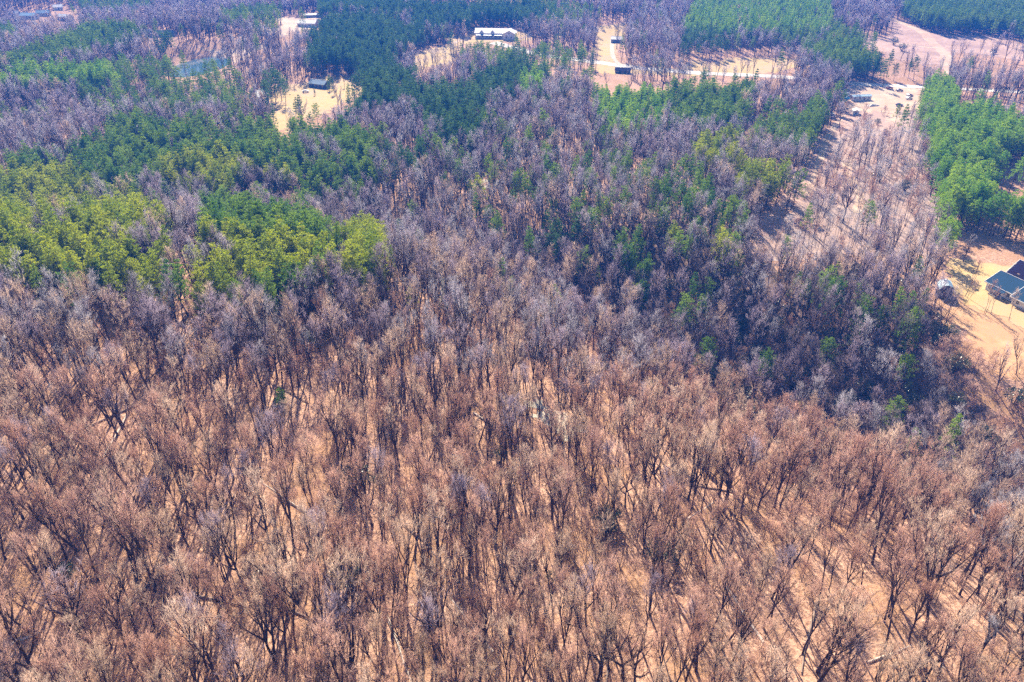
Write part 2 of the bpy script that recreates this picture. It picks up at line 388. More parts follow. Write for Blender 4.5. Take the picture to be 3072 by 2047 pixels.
# ------------------------------------------------------------------ buildings and yard things
BUILT = []          # (x, y, radius) kept free of trees
def gable_roof(mb, x0, x1, y0, y1, z, rise, over=0.4, t=0.18):
    """ridge along x"""
    ym = (y0 + y1) / 2; a, b = x0 - over, x1 + over
    sl = rise / ((y1 - y0) / 2)
    e0, e1 = y0 - over, y1 + over; ze = z - over * sl
    for ys in (e0, e1):
        mb.prism([(a, ys, ze), (a, ym, z + rise), (a, ym, z + rise + t), (a, ys, ze + t)], (b - a, 0, 0))
def hip_roof(mb, x0, x1, y0, y1, z, rise, over=0.5, t=0.2):
    a, b, c, d = x0 - over, x1 + over, y0 - over, y1 + over
    hw = (d - c) / 2; n = len(mb.v); ym = (c + d) / 2
    if (b - a) >= (d - c): r0, r1 = (a + hw, ym), (b - hw, ym)
    else:
        hx = (b - a) / 2; r0, r1 = ((a + b) / 2, c + hx), ((a + b) / 2, d - hx)
    mb.v += [(a, c, z), (b, c, z), (b, d, z), (a, d, z), (a, c, z + t), (b, c, z + t), (b, d, z + t), (a, d, z + t), (*r0, z + t + rise), (*r1, z + t + rise)]
    mb.f += [tuple(n + i for i in f) for f in ((3, 2, 1, 0), (0, 1, 5, 4), (1, 2, 6, 5), (2, 3, 7, 6), (3, 0, 4, 7))]
    if (b - a) >= (d - c): fs = ((4, 5, 9, 8), (5, 6, 9), (6, 7, 8, 9), (7, 4, 8))
    else: fs = ((4, 5, 8), (5, 6, 9, 8), (6, 7, 9), (7, 4, 8, 9))
    mb.f += [tuple(n + i for i in f) for f in fs]
def gable_wall(mb, x0, x1, y0, y1, h, rise, base=-1.5):
    ym = (y0 + y1) / 2
    mb.prism([(x0, y0, base), (x0, y1, base), (x0, y1, h), (x0, ym, h + rise), (x0, y0, h)], (x1 - x0, 0, 0))
def window(parent, x, z, w, h, y, side='front', frame='white_trim', door=False):
    """an opening set in a wall; front/back walls lie along x, left/right walls along y"""
    f = MB(); g = MB(); d = 0.07; t = 0.10
    def bar(mb, a0, a1, z0, z1, o0, o1):
        if side == 'front': mb.box(a0, a1, y - o1, y - o0, z0, z1)
        elif side == 'back': mb.box(a0, a1, y + o0, y + o1, z0, z1)
        elif side == 'left': mb.box(y - o1, y - o0, a0, a1, z0, z1)
        else: mb.box(y + o0, y + o1, a0, a1, z0, z1)
    bar(f, x - w / 2 - t, x - w / 2, z - t, z + h + t, 0.0, d); bar(f, x + w / 2, x + w / 2 + t, z - t, z + h + t, 0.0, d)
    bar(f, x - w / 2, x + w / 2, z + h, z + h + t, 0.0, d); bar(f, x - w / 2, x + w / 2, z - t, z, 0.0, d)
    if not door: bar(f, x - 0.03, x + 0.03, z, z + h, 0.0, d)
    fo = f.build('door_frame' if door else 'window_frame', MATS[frame], parent)
    bar(g, x - w / 2, x + w / 2, z, z + h, 0.004, 0.035)
    g.build('door_panel' if door else 'window_pane', MATS['brown_wall' if door else 'window_glass'], fo)
def gable_house(name, label, cat, px, py, rz, l, w, hw, rise, wall, roof, wins=3, group=None, storeys=1, door=True, chimney=False, clear=None, trim='white_trim'):
    x, y, z = at(px, py)
    e = empty(name, (x, y, z + 0.2), R(rz)); tag(e, label, cat, group)
    b = MB(); gable_wall(b, -l / 2, l / 2, -w / 2, w / 2, hw, rise - 0.05); wo = b.build('wall', MATS[wall], e)
    b = MB(); gable_roof(b, -l / 2, l / 2, -w / 2, w / 2, hw + 0.02, rise); ro = b.build('roof', MATS[roof], e)
    for s in range(storeys):
        zz = 0.9 + 2.6 * s
        for i in range(wins):
            xx = -l / 2 + l * (i + 0.5) / wins
            if door and s == 0 and i == wins // 2: window(e, xx, 0.05, 1.0, 2.0, -w / 2, door=True)
            else: window(e, xx, zz, 1.1, 1.2, -w / 2)
        window(e, 0, zz, 1.1, 1.2, -l / 2, 'left'); window(e, 0, zz, 1.1, 1.2, l / 2, 'right')
    b = MB(); b.box(-l / 2 - 0.45, l / 2 + 0.45, -0.12, 0.12, hw + rise + 0.14, hw + rise + 0.26); b.build('ridge_cap', MATS[trim], ro)
    if chimney:
        b = MB(); b.box(l * 0.2, l * 0.2 + 0.7, 0.5, 1.2, hw + rise * 0.4, hw + rise + 0.8); b.build('chimney', MATS['brown_wall'], ro)
    BUILT.append((x, y, clear or (0.5 * math.hypot(l, w) + 2.5)))
    return e

def ranch_house():
    x, y, z = at(2954, 869)
    e = empty('ranch_house', (x, y, z + 0.2), R(-68)); tag(e, 'white ranch house with dark slate gable roofs on the lot at the right edge', 'house')
    for i, (x0, x1, y0, y1, h, rise, rm) in enumerate(((0, 10.5, 0, 11.0, 2.9, 2.5, 'slate_roof'), (-1.5, 9.5, 11.02, 20, 3.3, 3.6, 'plum_roof'), (10.52, 20.5, -1.5, 8.5, 2.75, 2.2, 'slate_roof'))):
        b = MB(); gable_wall(b, x0, x1, y0, y1, h, rise - 0.06, -2.5); b.build('wall', MATS['white_wall'], e)
        b = MB(); gable_roof(b, x0, x1, y0, y1, h + 0.03, rise, 0.55 if i != 1 else 0.4); r = b.build('roof', MATS[rm], e)
        ym = (y0 + y1) / 2; hw = ym - y0; ov = 0.62; ze = h - ov * rise / hw
        for xa in (x0 - 0.70, x1 + 0.57):
            for ys in (y0 - ov, y1 + ov):
                f = MB(); f.prism([(xa, ys, ze - 0.12), (xa, ym, h + rise - 0.12), (xa, ym, h + rise + 0.26), (xa, ys, ze + 0.26)], (0.13, 0, 0)); f.build('rake_board', MATS['white_trim'], r)
        f = MB(); f.box(x0 - 0.56, x1 + 0.56, y0 - ov - 0.12, y0 - ov - 0.0, ze - 0.10, ze + 0.2); f.build('gutter', MATS['white_trim'], r)
        f = MB(); f.box(x0 - 0.54, x1 + 0.54, ym - 0.14, ym + 0.14, h + rise + 0.19, h + rise + 0.27); f.build('ridge_cap', MATS['grey_wall'], r)
    for xx in (1.4, 8.0, 9.3): window(e, xx, 0.9, 1.0, 1.4, 0.0)
    window(e, 4.9, 0.1, 1.1, 2.1, 0.0, door=True)
    for xx in (12.5, 15.5, 18.5): window(e, xx, 0.9, 1.0, 1.4, -1.5)
    for yy in (2.5, 8.4): window(e, yy, 0.9, 1.0, 1.3, 0.0, 'left')
    b = MB(); b.box(2.6, 7.2, -1.9, -0.02, -0.9, 0.06); b.build('porch_floor', MATS['grey_board'], e)
    for xx in (2.7, 4.0, 5.8, 7.0):
        b = MB(); b.box(xx, xx + 0.16, -1.86, -1.7, 0.06, 2.3); b.build('porch_post', MATS['white_trim'], e)
    b = MB(); b.prism([(2.4, -2.2, 2.25), (2.4, -0.05, 2.45), (2.4, -0.05, 2.53), (2.4, -2.2, 2.33)], (5.0, 0, 0)); b.build('porch_roof', MATS['slate_roof'], e)
    b = MB(); b.box(4.0, 4.8, 6.5, 7.3, 4.6, 6.3); b.build('chimney', MATS['brown_wall'], e)
    BUILT.append((x + 12, y - 2, 15)); BUILT.append((x + 5, y - 4, 9)); BUILT.append((x + 8, y - 12, 8))
ranch_house()

def small_barn(name, label, px, py, rz, roof, wall, w=3.6, l=4.2, hw=2.5):
    x, y, z = at(px, py)
    e = empty(name, (x, y, z + 0.1), R(rz)); tag(e, label, 'shed')
    p = [(-w / 2, hw), (-w / 2 + 0.45, hw + 1.0), (0, hw + 1.6), (w / 2 - 0.45, hw + 1.0), (w / 2, hw)]
    b = MB(); b.prism([(-w / 2, -l / 2, -1)] + [(a, -l / 2, c) for a, c in p] + [(w / 2, -l / 2, -1)], (0, l, 0)); b.build('wall', MATS[wall], e)
    b = MB(); o = 0.12
    q = [(-w / 2 - 0.25, hw - 0.25)] + [(a * 1.04, c + 0.05) for a, c in p[1:4]] + [(w / 2 + 0.25, hw - 0.25)]
    for (a0, c0), (a1, c1) in zip(q[:-1], q[1:]):
        b.prism([(a0, -l / 2 - 0.3, c0), (a1, -l / 2 - 0.3, c1), (a1, -l / 2 - 0.3, c1 + o), (a0, -l / 2 - 0.3, c0 + o)], (0, l + 0.6, 0))
    b.build('roof', MATS[roof], e)
    window(e, 0, 0.05, 1.5, 2.0, -l / 2, door=True)
    BUILT.append((x, y, 4.5))
small_barn('garden_shed', 'small barn shaped shed with a pale blue roof beside the right hand lot', 2829, 886, -18, 'blue_metal_roof', 'dark_wall', 4.0, 4.4, 3.0)
small_barn('garden_shed', 'tiny shed with a bright blue roof in the shaded gap of the pine stand', 2990, 546, 10, 'blue_tarp', 'grey_wall', 3.2, 3.2, 2.2)

def long_house():
    x, y, z = at(1493, 112)
    e = empty('long_house', (x, y, z + 0.2), R(-6)); tag(e, 'long white building with pale roof and cross gable on the hilltop yard', 'house')
    b = MB(); gable_wall(b, -20, 12.5, -6, 6, 4.2, 3.0); b.build('wall', MATS['white_wall'], e)
    b = MB(); gable_roof(b, -20, 12.5, -6, 6, 4.22, 3.1, 0.7); r = b.build('roof', MATS['pale_roof'], e)
    # cross gable, ridge along y
    b = MB(); b.prism([(6, -10.5, -1.5), (6, -10.5, 4.3), (11.5, -10.5, 7.0), (17, -10.5, 4.3), (17, -10.5, -1.5)], (0, 15, 0)); b.build('gable_wing_wall', MATS['white_wall'], e)
    b = MB()
    for s in (-1, 1):
        b.prism([(11.5 + s * 6.2, -11.2, 4.05), (11.5, -11.2, 7.1), (11.5, -11.2, 7.3), (11.5 + s * 6.2, -11.2, 4.25)], (0, 16, 0))
    b.build('gable_wing_roof', MATS['pale_roof'], e)
    for xx in (-14, -4):
        b = MB(); b.prism([(xx - 2, -5.6, 4.6), (xx, -5.6, 6.6), (xx + 2, -5.6, 4.6)], (0, 4.5, 0)); d = b.build('dormer', MATS['pale_roof'], r)
        window(d, xx, 4.9, 0.8, 0.8, -5.6)
    b = MB(); b.prism([(-19, -9.2, 2.55), (-19, -6.05, 3.3), (-19, -6.05, 3.42), (-19, -9.2, 2.67)], (24, 0, 0)); b.build('porch_roof', MATS['blue_grey_roof'], e)
    for i in range(7):
        b = MB(); b.box(-18.8 + 3.9 * i, -18.6 + 3.9 * i, -9.0, -8.8, -1.0, 2.6); b.build('porch_post', MATS['white_trim'], e)
    for i in range(6): window(e, -17 + 4.1 * i, 0.7, 1.6, 1.7, -6)
    window(e, 9.3, 0.8, 1.4, 1.6, -10.5); window(e, 13.7, 0.8, 1.4, 1.6, -10.5); window(e, 11.5, 4.2, 1.2, 1.2, -10.5)
    for k in (-20, -10, 0, 10): BUILT.append((x + k, y - 2, 13))
long_house()

def board_fence(name, label, p0, p1, n):
    a = Vector(at(*p0)); c = Vector(at(*p1)); d = c - a; rz = math.atan2(d.y, d.x); ln = math.hypot(d.x, d.y)
    e = empty(name, a, rz); tag(e, label, 'fence')
    for i in range(n + 1):
        b = MB(); xx = ln * i / n; b.box(xx - 0.09, xx + 0.09, -0.09, 0.09, -0.6, 1.7); b.build('post', MATS['white_trim'], e)
    for k in range(3):
        b = MB(); b.prism([(0, -0.14, 0.45 + 0.45 * k), (0, -0.095, 0.45 + 0.45 * k), (0, -0.095, 0.70 + 0.45 * k), (0, -0.14, 0.70 + 0.45 * k)], (ln, 0, d.z)); b.build('rail', MATS['white_trim'], e)
board_fence('board_fence', 'white rail fence running up to the long white building', (1358, 92), (1432, 101), 12)

gable_house('farmhouse', 'tall dark farmhouse with a pale roof behind dark pines left of the field', 'house', 780, 312, 68, 9.5, 7.2, 5.3, 2.6, 'blue_wall', 'pale_roof', wins=3, storeys=2, chimney=True)
gable_house('barn', 'low blue grey roofed barn at the back of the sunlit field', 'barn', 960, 262, -24, 12.5, 7.0, 2.6, 2.0, 'dark_wall', 'blue_grey_roof', wins=4, clear=11)
gable_house('house', 'white roofed house in the pale yard, nearest of the upper left compound', 'house', 925, 80, -8, 17, 10, 3.2, 2.2, 'white_wall', 'pale_roof', wins=5, clear=16)
gable_house('shed', 'long low pale roofed shed behind the white roofed compound house', 'shed', 935, 53, 16, 16, 5, 2.6, 1.0, 'grey_wall', 'pale_roof', wins=3, door=False)
gable_house('shed', 'dark shed standing right beside the white roofed compound house', 'shed', 951, 76, 80, 8, 6, 3.0, 1.6, 'dark_wall', 'slate_roof', wins=2)
gable_house('house', 'white house with blue front among bare trees at the head of the driveway', 'house', 1851, 128, -14, 10, 8, 3.0, 2.0, 'blue_wall', 'pale_roof', wins=3, clear=8)
gable_house('shed', 'low dark roofed hut on the grass verge below the road', 'shed', 1868, 219, -10, 11, 5.5, 2.0, 1.5, 'dark_wall', 'plum_roof', wins=3, clear=8)
for i, (px, py, rz, l, w, wl, rf, lb) in enumerate((
        (47, 50, 5, 9, 7, 'blue_wall', 'pale_roof', 'small pale roofed house, furthest left among the trees at the top left'),
        (90, 56, -8, 16, 8, 'white_wall', 'blue_metal_roof', 'long house with bright pale roof near the top left corner'),
        (133, 48, 12, 12, 8, 'grey_wall', 'blue_grey_roof', 'blue grey roofed house behind trees beside the long pale one, top left'),
        (176, 30, 30, 9, 8, 'white_wall', 'pale_roof', 'small cream house uphill near the top edge on the left'),
        (197, 60, -20, 14, 9, 'white_wall', 'pale_roof', 'pale house with its cream roof in the upper left clearing among violet trees'),
        (290, 64, 10, 8, 6, 'white_wall', 'blue_grey_roof', 'lone tiny house right of the top left cluster'),
        (447, 108, -10, 8, 6, 'white_wall', 'pale_roof', 'small white house above the pond, left one of the two'),
        (487, 112, 4, 22, 8, 'blue_wall', 'slate_roof', 'long blue house half hidden above the pond'))):
    gable_house('house', lb, 'house', px, py, rz, l, w, 3.0, 2.2, wl, rf, wins=3 if l < 15 else 5)

def car(name, label, px, py, rz, paint, cat='car', van=False):
    x, y, z = at(px, py)
    e = empty(name, (x, y, z + 0.28), R(rz)); tag(e, label, cat)
    hgt = 2.3 if van else 1.45; ln = 5.6 if van else 4.4; w = 0.95 if van else 0.88
    pr = [(-ln / 2, 0.35), (ln / 2, 0.35), (ln / 2, 0.8), (ln / 2 - 0.25, 0.95), (ln / 2 - 1.1, 1.0)] + ([(ln / 2 - 1.5, hgt), (-ln / 2 + 0.1, hgt)] if van else [(ln / 2 - 1.8, hgt), (-ln / 2 + 1.1, hgt), (-ln / 2 + 0.5, 1.0)]) + [(-ln / 2, 0.9)]
    b = MB(); b.prism([(a, -w, c) for a, c in pr], (0, 2 * w, 0)); b.build('body', MATS[paint], e)
    b = MB()
    for s in (-1, 1): b.box(-ln / 2 + 1.2, ln / 2 - 1.9, min(s * w, s * (w + 0.02)), max(s * w, s * (w + 0.02)), 1.02, hgt - 0.12)
    b.build('window', MATS['window_glass'], e)
    for sx in (-1, 1):
        for sy in (-1, 1):
            b = MB(); b.cyl((sx * ln * 0.31, sy * (w - 0.02) - 0.1, 0.33), 0.33, 0.22, 'y'); b.build('wheel', MATS['rubber'], e)
    BUILT.append((x, y, 3.2))
car('parked_van', 'white van parked in the dark shade beside the cleared strip', 2494, 353, 35, 'white_paint', 'van', True)
car('parked_van', 'white van parked at the left end of the cluttered roadside yard', 2540, 290, 20, 'white_paint', 'van', True)
car('parked_car', 'red car parked by the road behind the cluttered yard', 2668, 268, 5, 'red_paint')
car('parked_car', 'dark navy car parked just below the road in the cluttered yard', 2698, 275, -5, 'navy_paint')
car('parked_car', 'silver car next to the pines at the right of the cluttered yard', 2726, 299, 3, 'silver_paint')
car('parked_car', 'dark navy car next to the pines, behind the silver one', 2728, 290, 6, 'navy_paint')
car('parked_car', 'dark car on the yellow grass at the front of the cluttered yard', 2697, 319, -25, 'navy_paint')
car('parked_car', 'white car parked in the yard left of the sunlit field', 917, 278, 10, 'white_paint')
gable_house('mobile_home', 'pale mobile home in the middle of the cluttered roadside yard', 'trailer', 2580, 300, 8, 13, 4, 2.5, 0.6, 'white_wall', 'blue_metal_roof', wins=4, clear=8)
gable_house('shed', 'small white roofed shed at the near edge of the cluttered yard', 'shed', 2566, 343, 70, 6, 3.4, 2.2, 0.8, 'white_wall', 'pale_roof', wins=2)
def tarp_pile(label, px, py, mat, rz, sx=3.0, sy=2.2, h=1.4):
    x, y, z = at(px, py); n = 9; vs = []; fs = []
    for j in range(n):
        for i in range(n):
            u, v = i / (n - 1) * 2 - 1, j / (n - 1) * 2 - 1
            r = max(abs(u), abs(v)); zz = h * (1 - r ** 2.2) * (0.75 + 0.35 * math.sin(5 * u + px) * math.cos(4 * v + py)) + 0.06
            vs.append((u * sx, v * sy, zz if r < 1 else -0.3))
    for j in range(n - 1):
        for i in range(n - 1): a = j * n + i; fs.append((a, a + 1, a + n + 1, a + n))
    me = bpy.data.meshes.new('tarp_pile'); me.from_pydata(vs, [], fs); me.materials.append(MATS[mat]); me.update()
    o = mesh_obj('tarp_pile', me, None, (x, y, z + 0.25)); o.rotation_euler = (0, 0, R(rz)); tag(o, label, 'pile')
    BUILT.append((x, y, 4))
tarp_pile('heap under a bright blue tarp in the cluttered roadside yard', 2574, 291, 'blue_tarp', 20)
tarp_pile('blue covered heap beside the white van at the yard edge', 2541, 297, 'blue_tarp', -10, 2.0, 1.6, 1.2)
tarp_pile('low heap of grey scrap in front of the mobile home', 2620, 318, 'grey_board', 10, 4.0, 1.8, 0.9)

# ------------------------------------------------------------------ tree shapes
def unit(v): return v / (np.linalg.norm(v, axis=-1, keepdims=True) + 1e-9)
def tubes(segs, sides):
    """segs (n, 8): p0, p1, r0, r1 -> verts, quads"""
    s = np.asarray(segs, float); p0, p1, r0, r1 = s[:, :3], s[:, 3:6], s[:, 6], s[:, 7]
    d = unit(p1 - p0); ref = np.where(np.abs(d[:, 2:3]) > 0.9, np.array([[1.0, 0, 0]]), np.array([[0, 0, 1.0]]))
    a = unit(np.cross(d, ref)); b = np.cross(d, a)
    th = np.arange(sides) * 2 * np.pi / sides
    ring = np.cos(th)[None, :, None] * a[:, None, :] + np.sin(th)[None, :, None] * b[:, None, :]
    V = np.stack([p0[:, None, :] + ring * r0[:, None, None], p1[:, None, :] + ring * r1[:, None, None]], 1)   # n,2,s,3
    n = len(s); base = (np.arange(n) * 2 * sides)[:, None]; i = np.arange(sides)[None, :]; j = (i + 1) % sides
    q = np.stack([base + i, base + j, base + sides + j, base + sides + i], -1).reshape(-1, 4)
    return V.reshape(-1, 3), q
def cones(segs, sides=3):
    """tapering twigs that end in a point: verts, tris"""
    s = np.asarray(segs, float); p0, p1, r0 = s[:, :3], s[:, 3:6], s[:, 6]
    d = unit(p1 - p0); ref = np.where(np.abs(d[:, 2:3]) > 0.9, np.array([[1.0, 0, 0]]), np.array([[0, 0, 1.0]]))
    a = unit(np.cross(d, ref)); b = np.cross(d, a); th = np.arange(sides) * 2 * np.pi / sides
    ring = np.cos(th)[None, :, None] * a[:, None, :] + np.sin(th)[None, :, None] * b[:, None, :]
    V = np.concatenate([p0[:, None, :] + ring * r0[:, None, None], p1[:, None, :]], 1)
    n = len(s); base = (np.arange(n) * (sides + 1))[:, None]; i = np.arange(sides)[None, :]; j = (i + 1) % sides
    t = np.stack([base + i, base + j, np.broadcast_to(base + sides, base.shape[:1] + (sides,))], -1).reshape(-1, 3)
    return V.reshape(-1, 3), t

def bare_tree(seed, Ht=20.0, fork=0.45, spread=1.0, limbs=8, subs=4, twigs=6, trunk_r=0.22, tw_r=0.0135, stems=1, lean=0.0, rise=0.6):
    """returns trunk segments, branch segments, twig segments"""
    g = np.random.default_rng(seed); T, B, S = [], [], []
    for st in range(stems):
        ang0 = g.uniform(0, 6.28); out = (0.10 if stems > 1 else 0.0) + lean
        p = np.array([0.25 * (stems > 1) * math.cos(ang0), 0.25 * (stems > 1) * math.sin(ang0), -0.8])
        d = unit(np.array([out * math.cos(ang0), out * math.sin(ang0), 1.0])); hh = Ht * g.uniform(0.88, 1.0)
        tp = [p]; n = 9; tr = 1.18 * trunk_r * (0.85 if stems > 1 else 1.0)
        for i in range(n):
            d = unit(d + g.normal(0, 0.055, 3) * np.array([1, 1, 0.2]))
            p = p + d * (hh * 0.86 + 0.8) / n; tp.append(p)
        tp = np.array(tp); rr = tr * (1 - 0.9 * (np.arange(n + 1) / n) ** 1.1) * np.where(np.arange(n + 1) == 0, 1.35, 1.0)
        for i in range(n): T.append((*tp[i], *tp[i + 1], rr[i], rr[i + 1]))
        nl = max(3, int(limbs / (stems ** 0.6)))
        for k in range(nl):
            t = fork + (0.97 - fork) * (k / (nl - 1)) ** 1.15
            fi = t * n; i0 = min(int(fi), n - 1); q = tp[i0] + (tp[i0 + 1] - tp[i0]) * (fi - i0)
            az = ang0 + k * 2.4 + g.normal(0, 0.35)
            tilt = (0.95 - 0.5 * (t - fork) / (1 - fork)) * spread * g.uniform(0.65, 1.1)
            tilt = min(tilt, 1.35)
            ld = np.array([math.sin(tilt) * math.cos(az), math.sin(tilt) * math.sin(az), math.cos(tilt)])
            ll = (hh - q[2]) * 0.62 * g.uniform(0.8, 1.1) + 1.3 * spread
            lr = max(0.045, tr * (1 - 0.72 * t) * 0.9); m = 4; lp = [q]; dd = ld
            for j in range(m):
                dd = unit(dd + np.array([0, 0, rise * 0.28]) + g.normal(0, 0.11, 3)); lp.append(lp[-1] + dd * ll / m)
            lp = np.array(lp)
            for j in range(m): (T if j < 2 else B).append((*lp[j], *lp[j + 1], lr * (1 - 0.8 * j / m), lr * (1 - 0.8 * (j + 1) / m)))
            for bidx in range(6):
                tt = 0.28 + 0.72 * bidx / 5; fj = tt * m; j0 = min(int(fj), m - 1); bp = lp[j0] + (lp[j0 + 1] - lp[j0]) * (fj - j0)
                bd = unit(unit(lp[j0 + 1] - lp[j0]) * 0.8 + g.normal(0, 0.55, 3) + np.array([0, 0, 0.25 * rise]))
                bl = ll * g.uniform(0.26, 0.42) * (1.1 - 0.4 * tt); b1 = bp + bd * bl * 0.5
                bd2 = unit(bd + g.normal(0, 0.22, 3) + np.array([0, 0, 0.3 * rise])); b2 = b1 + bd2 * bl * 0.5; br = max(0.022, lr * 0.36)
                B.append((*bp, *b1, br, br * 0.7)); B.append((*b1, *b2, br * 0.7, br * 0.35))
                for s_ in range(subs):
                    u = g.uniform(0.2, 1.0); sp_ = bp + (b1 - bp) * min(1, u * 2) if u < 0.5 else b1 + (b2 - b1) * (u * 2 - 1)
                    sd = unit(bd2 + g.normal(0, 0.5, 3) + np.array([0, 0, 0.4 * rise])); sl = g.uniform(0.7, 1.5); se = sp_ + sd * sl
                    S.append((*sp_, *se, tw_r * 1.15, 0))
                    for w_ in range(twigs):
                        uu = g.uniform(0.15, 1.0); wd = unit(sd + g.normal(0, 0.55, 3) + np.array([0, 0, 0.45 * rise])); ws = sp_ + (se - sp_) * uu
                        S.append((*ws, *(ws + wd * g.uniform(0.35, 0.95)), tw_r, 0))
    return np.array(T), np.array(B), np.array(S)

def bare_meshes(name, twig_mat, seed, bark='bark', **kw):
    T, B, S = bare_tree(seed, **kw)
    tv, tq = tubes(T, 6); bv, bq = tubes(B, 3); sv, stt = cones(S)
    trunk = np_mesh(name + '_trunk', tv, [tq], [MATS[bark]], smooth_shade=True)
    cv = np.concatenate([bv, sv]); crown = np_mesh(name + '_crown', cv, [bq, stt + len(bv)], [MATS[bark], MATS[twig_mat]], np.r_[np.zeros(len(bq)), np.ones(len(stt))])
    av = np.concatenate([tv, bv, sv]); whole = np_mesh(name, av, [tq, bq + len(tv), stt + len(tv) + len(bv)], [MATS[bark], MATS[twig_mat]], np.r_[np.zeros(len(tq) + len(bq)), np.ones(len(stt))])
    return trunk, crown, whole

def tufts(g, centers, radius, count, size, aspect=0.42, flat=0.7):
    """leaf sprays: small diamonds scattered through clumps"""
    n = len(centers) * count
    c = np.repeat(centers, count, 0); r = np.repeat(radius, count)
    off = unit(g.normal(0, 1, (n, 3))) * (g.uniform(0.25, 1, (n, 1)) ** 0.6) * r[:, None]; off[:, 2] *= flat
    d = unit(off + g.normal(0, 0.5, (n, 3)) + np.array([0, 0, 0.25])); sd = unit(np.cross(d, g.normal(0, 1, (n, 3))))
    ln = size * g.uniform(0.6, 1.3, (n, 1)); p = c + off
    V = np.stack([p - d * ln * 0.5, p + sd * ln * aspect * 0.5, p + d * ln * 0.5, p - sd * ln * aspect * 0.5], 1).reshape(-1, 3)
    return V, (np.arange(n)[:, None] * 4 + np.arange(4)[None, :])

def pine_meshes(name, mat, seed, Ht=17.0, base=0.42, rad=3.0, form='round', levels=9, per=5, count=20, size=0.55, trunk_r=0.19):
    g = np.random.default_rng(seed); T = []; cs = []; rs = []
    n = 7; p = np.array([0, 0, -0.8]); pts = [p]; d = np.array([0, 0, 1.0])
    for i in range(n): d = unit(d + g.normal(0, 0.03, 3)); p = p + d * (Ht * 0.97 + 0.8) / n; pts.append(p)
    pts = np.array(pts)
    for i in range(n): T.append((*pts[i], *pts[i + 1], trunk_r * (1 - 0.88 * i / n), trunk_r * (1 - 0.88 * (i + 1) / n)))
    for k in range(levels):
        t = base + (0.985 - base) * k / (levels - 1); f = (t - base) / (1 - base)
        prof = math.sqrt(max(0.03, 1 - ((f - 0.35) / 0.68) ** 2)) if form == 'round' else (1 - f) ** 0.8 * 0.95 + 0.1
        fi = min(t * n, n - 1e-3); q = pts[int(fi)] + (pts[int(fi) + 1] - pts[int(fi)]) * (fi - int(fi))
        m = per if f < 0.85 else 3
        for b in range(m):
            az = g.uniform(0, 6.28) / m * 1.0 + 6.283 * b / m + k * 0.8; el = g.uniform(-0.05, 0.35) + 0.35 * f
            L_ = rad * prof * g.uniform(0.62, 1.15); dv = np.array([math.cos(az) * math.cos(el), math.sin(az) * math.cos(el), math.sin(el)])
            e = q + dv * L_; T.append((*q, *e, 0.055 * (1.2 - f), 0.015))
            for u in (0.55, 1.0):
                if u < 0.6 and (L_ < 1.0 or f < 0.25): continue
                cs.append(q + dv * L_ * u + g.normal(0, 0.12, 3)); rs.append((0.42 + 0.3 * rad / 3) * g.uniform(0.7, 1.3))
    cs = np.array(cs); rs = np.array(rs)
    fv, fq = tufts(g, cs, rs, count, size)
    tv, tq = tubes(np.array(T), 5)
    trunk = np_mesh(name + '_trunk', tv, [tq], [MATS['bark']], smooth_shade=True)
    crown = np_mesh(name + '_crown', fv, [fq], [MATS[mat]])
    whole = np_mesh(name, np.concatenate([tv, fv]), [tq, fq + len(tv)], [MATS['bark'], MATS[mat]], np.r_[np.zeros(len(tq)), np.ones(len(fq))])
    return trunk, crown, whole

def shrub_meshes(name, mat, seed, Ht=3.5, rad=1.8, clumps=26, count=34, size=0.34):
    g = np.random.default_rng(seed); T = []; cs = []; rs = []
    for k in range(clumps):
        az = g.uniform(0, 6.28); r = rad * math.sqrt(g.uniform(0, 1)); zt = Ht * (0.35 + 0.6 * g.uniform() * (1 - 0.5 * (r / rad) ** 2))
        c = np.array([r * math.cos(az), r * math.sin(az), zt]); cs.append(c); rs.append(g.uniform(0.45, 0.8) * rad / 1.8)
        T.append((0.15 * math.cos(az), 0.15 * math.sin(az), -0.4, *c, 0.05, 0.015))
    fv, fq = tufts(g, np.array(cs), np.array(rs), count, size, aspect=0.5)
    tv, tq = tubes(np.array(T), 4)
    stem = np_mesh(name + '_stem', tv, [tq], [MATS['bark']]); leaf = np_mesh(name + '_leaf', fv, [fq], [MATS[mat]])
    whole = np_mesh(name, np.concatenate([tv, fv]), [tq, fq + len(tv)], [MATS['bark'], MATS[mat]], np.r_[np.zeros(len(tq)), np.ones(len(fq))])
    return stem, leaf, whole

def leafy_sapling(name, seed, Ht=9.0):
    """young beech that kept its dead leaves"""
    T, B, S = bare_tree(seed, Ht=Ht, fork=0.25, limbs=7, subs=3, twigs=3, trunk_r=0.09, tw_r=0.014, spread=0.9)
    g = np.random.default_rng(seed); fv, fq = tufts(g, S[::2, 3:6], np.full(len(S[::2]), 0.3), 5, 0.17, aspect=0.6, flat=1.0)
    tv, tq = tubes(T, 5); bv, bq = tubes(B, 3)
    trunk = np_mesh(name + '_trunk', tv, [tq], [MATS['bark']], smooth_shade=True)
    crown = np_mesh(name + '_crown', np.concatenate([bv, fv]), [bq, fq + len(bv)], [MATS['bark'], MATS['dead_leaf']], np.r_[np.zeros(len(bq)), np.ones(len(fq))])
    whole = np_mesh(name, np.concatenate([tv, bv, fv]), [tq, bq + len(tv), fq + len(tv) + len(bv)], [MATS['bark'], MATS['dead_leaf']], np.r_[np.zeros(len(tq) + len(bq)), np.ones(len(fq))])
    return trunk, crown, whole

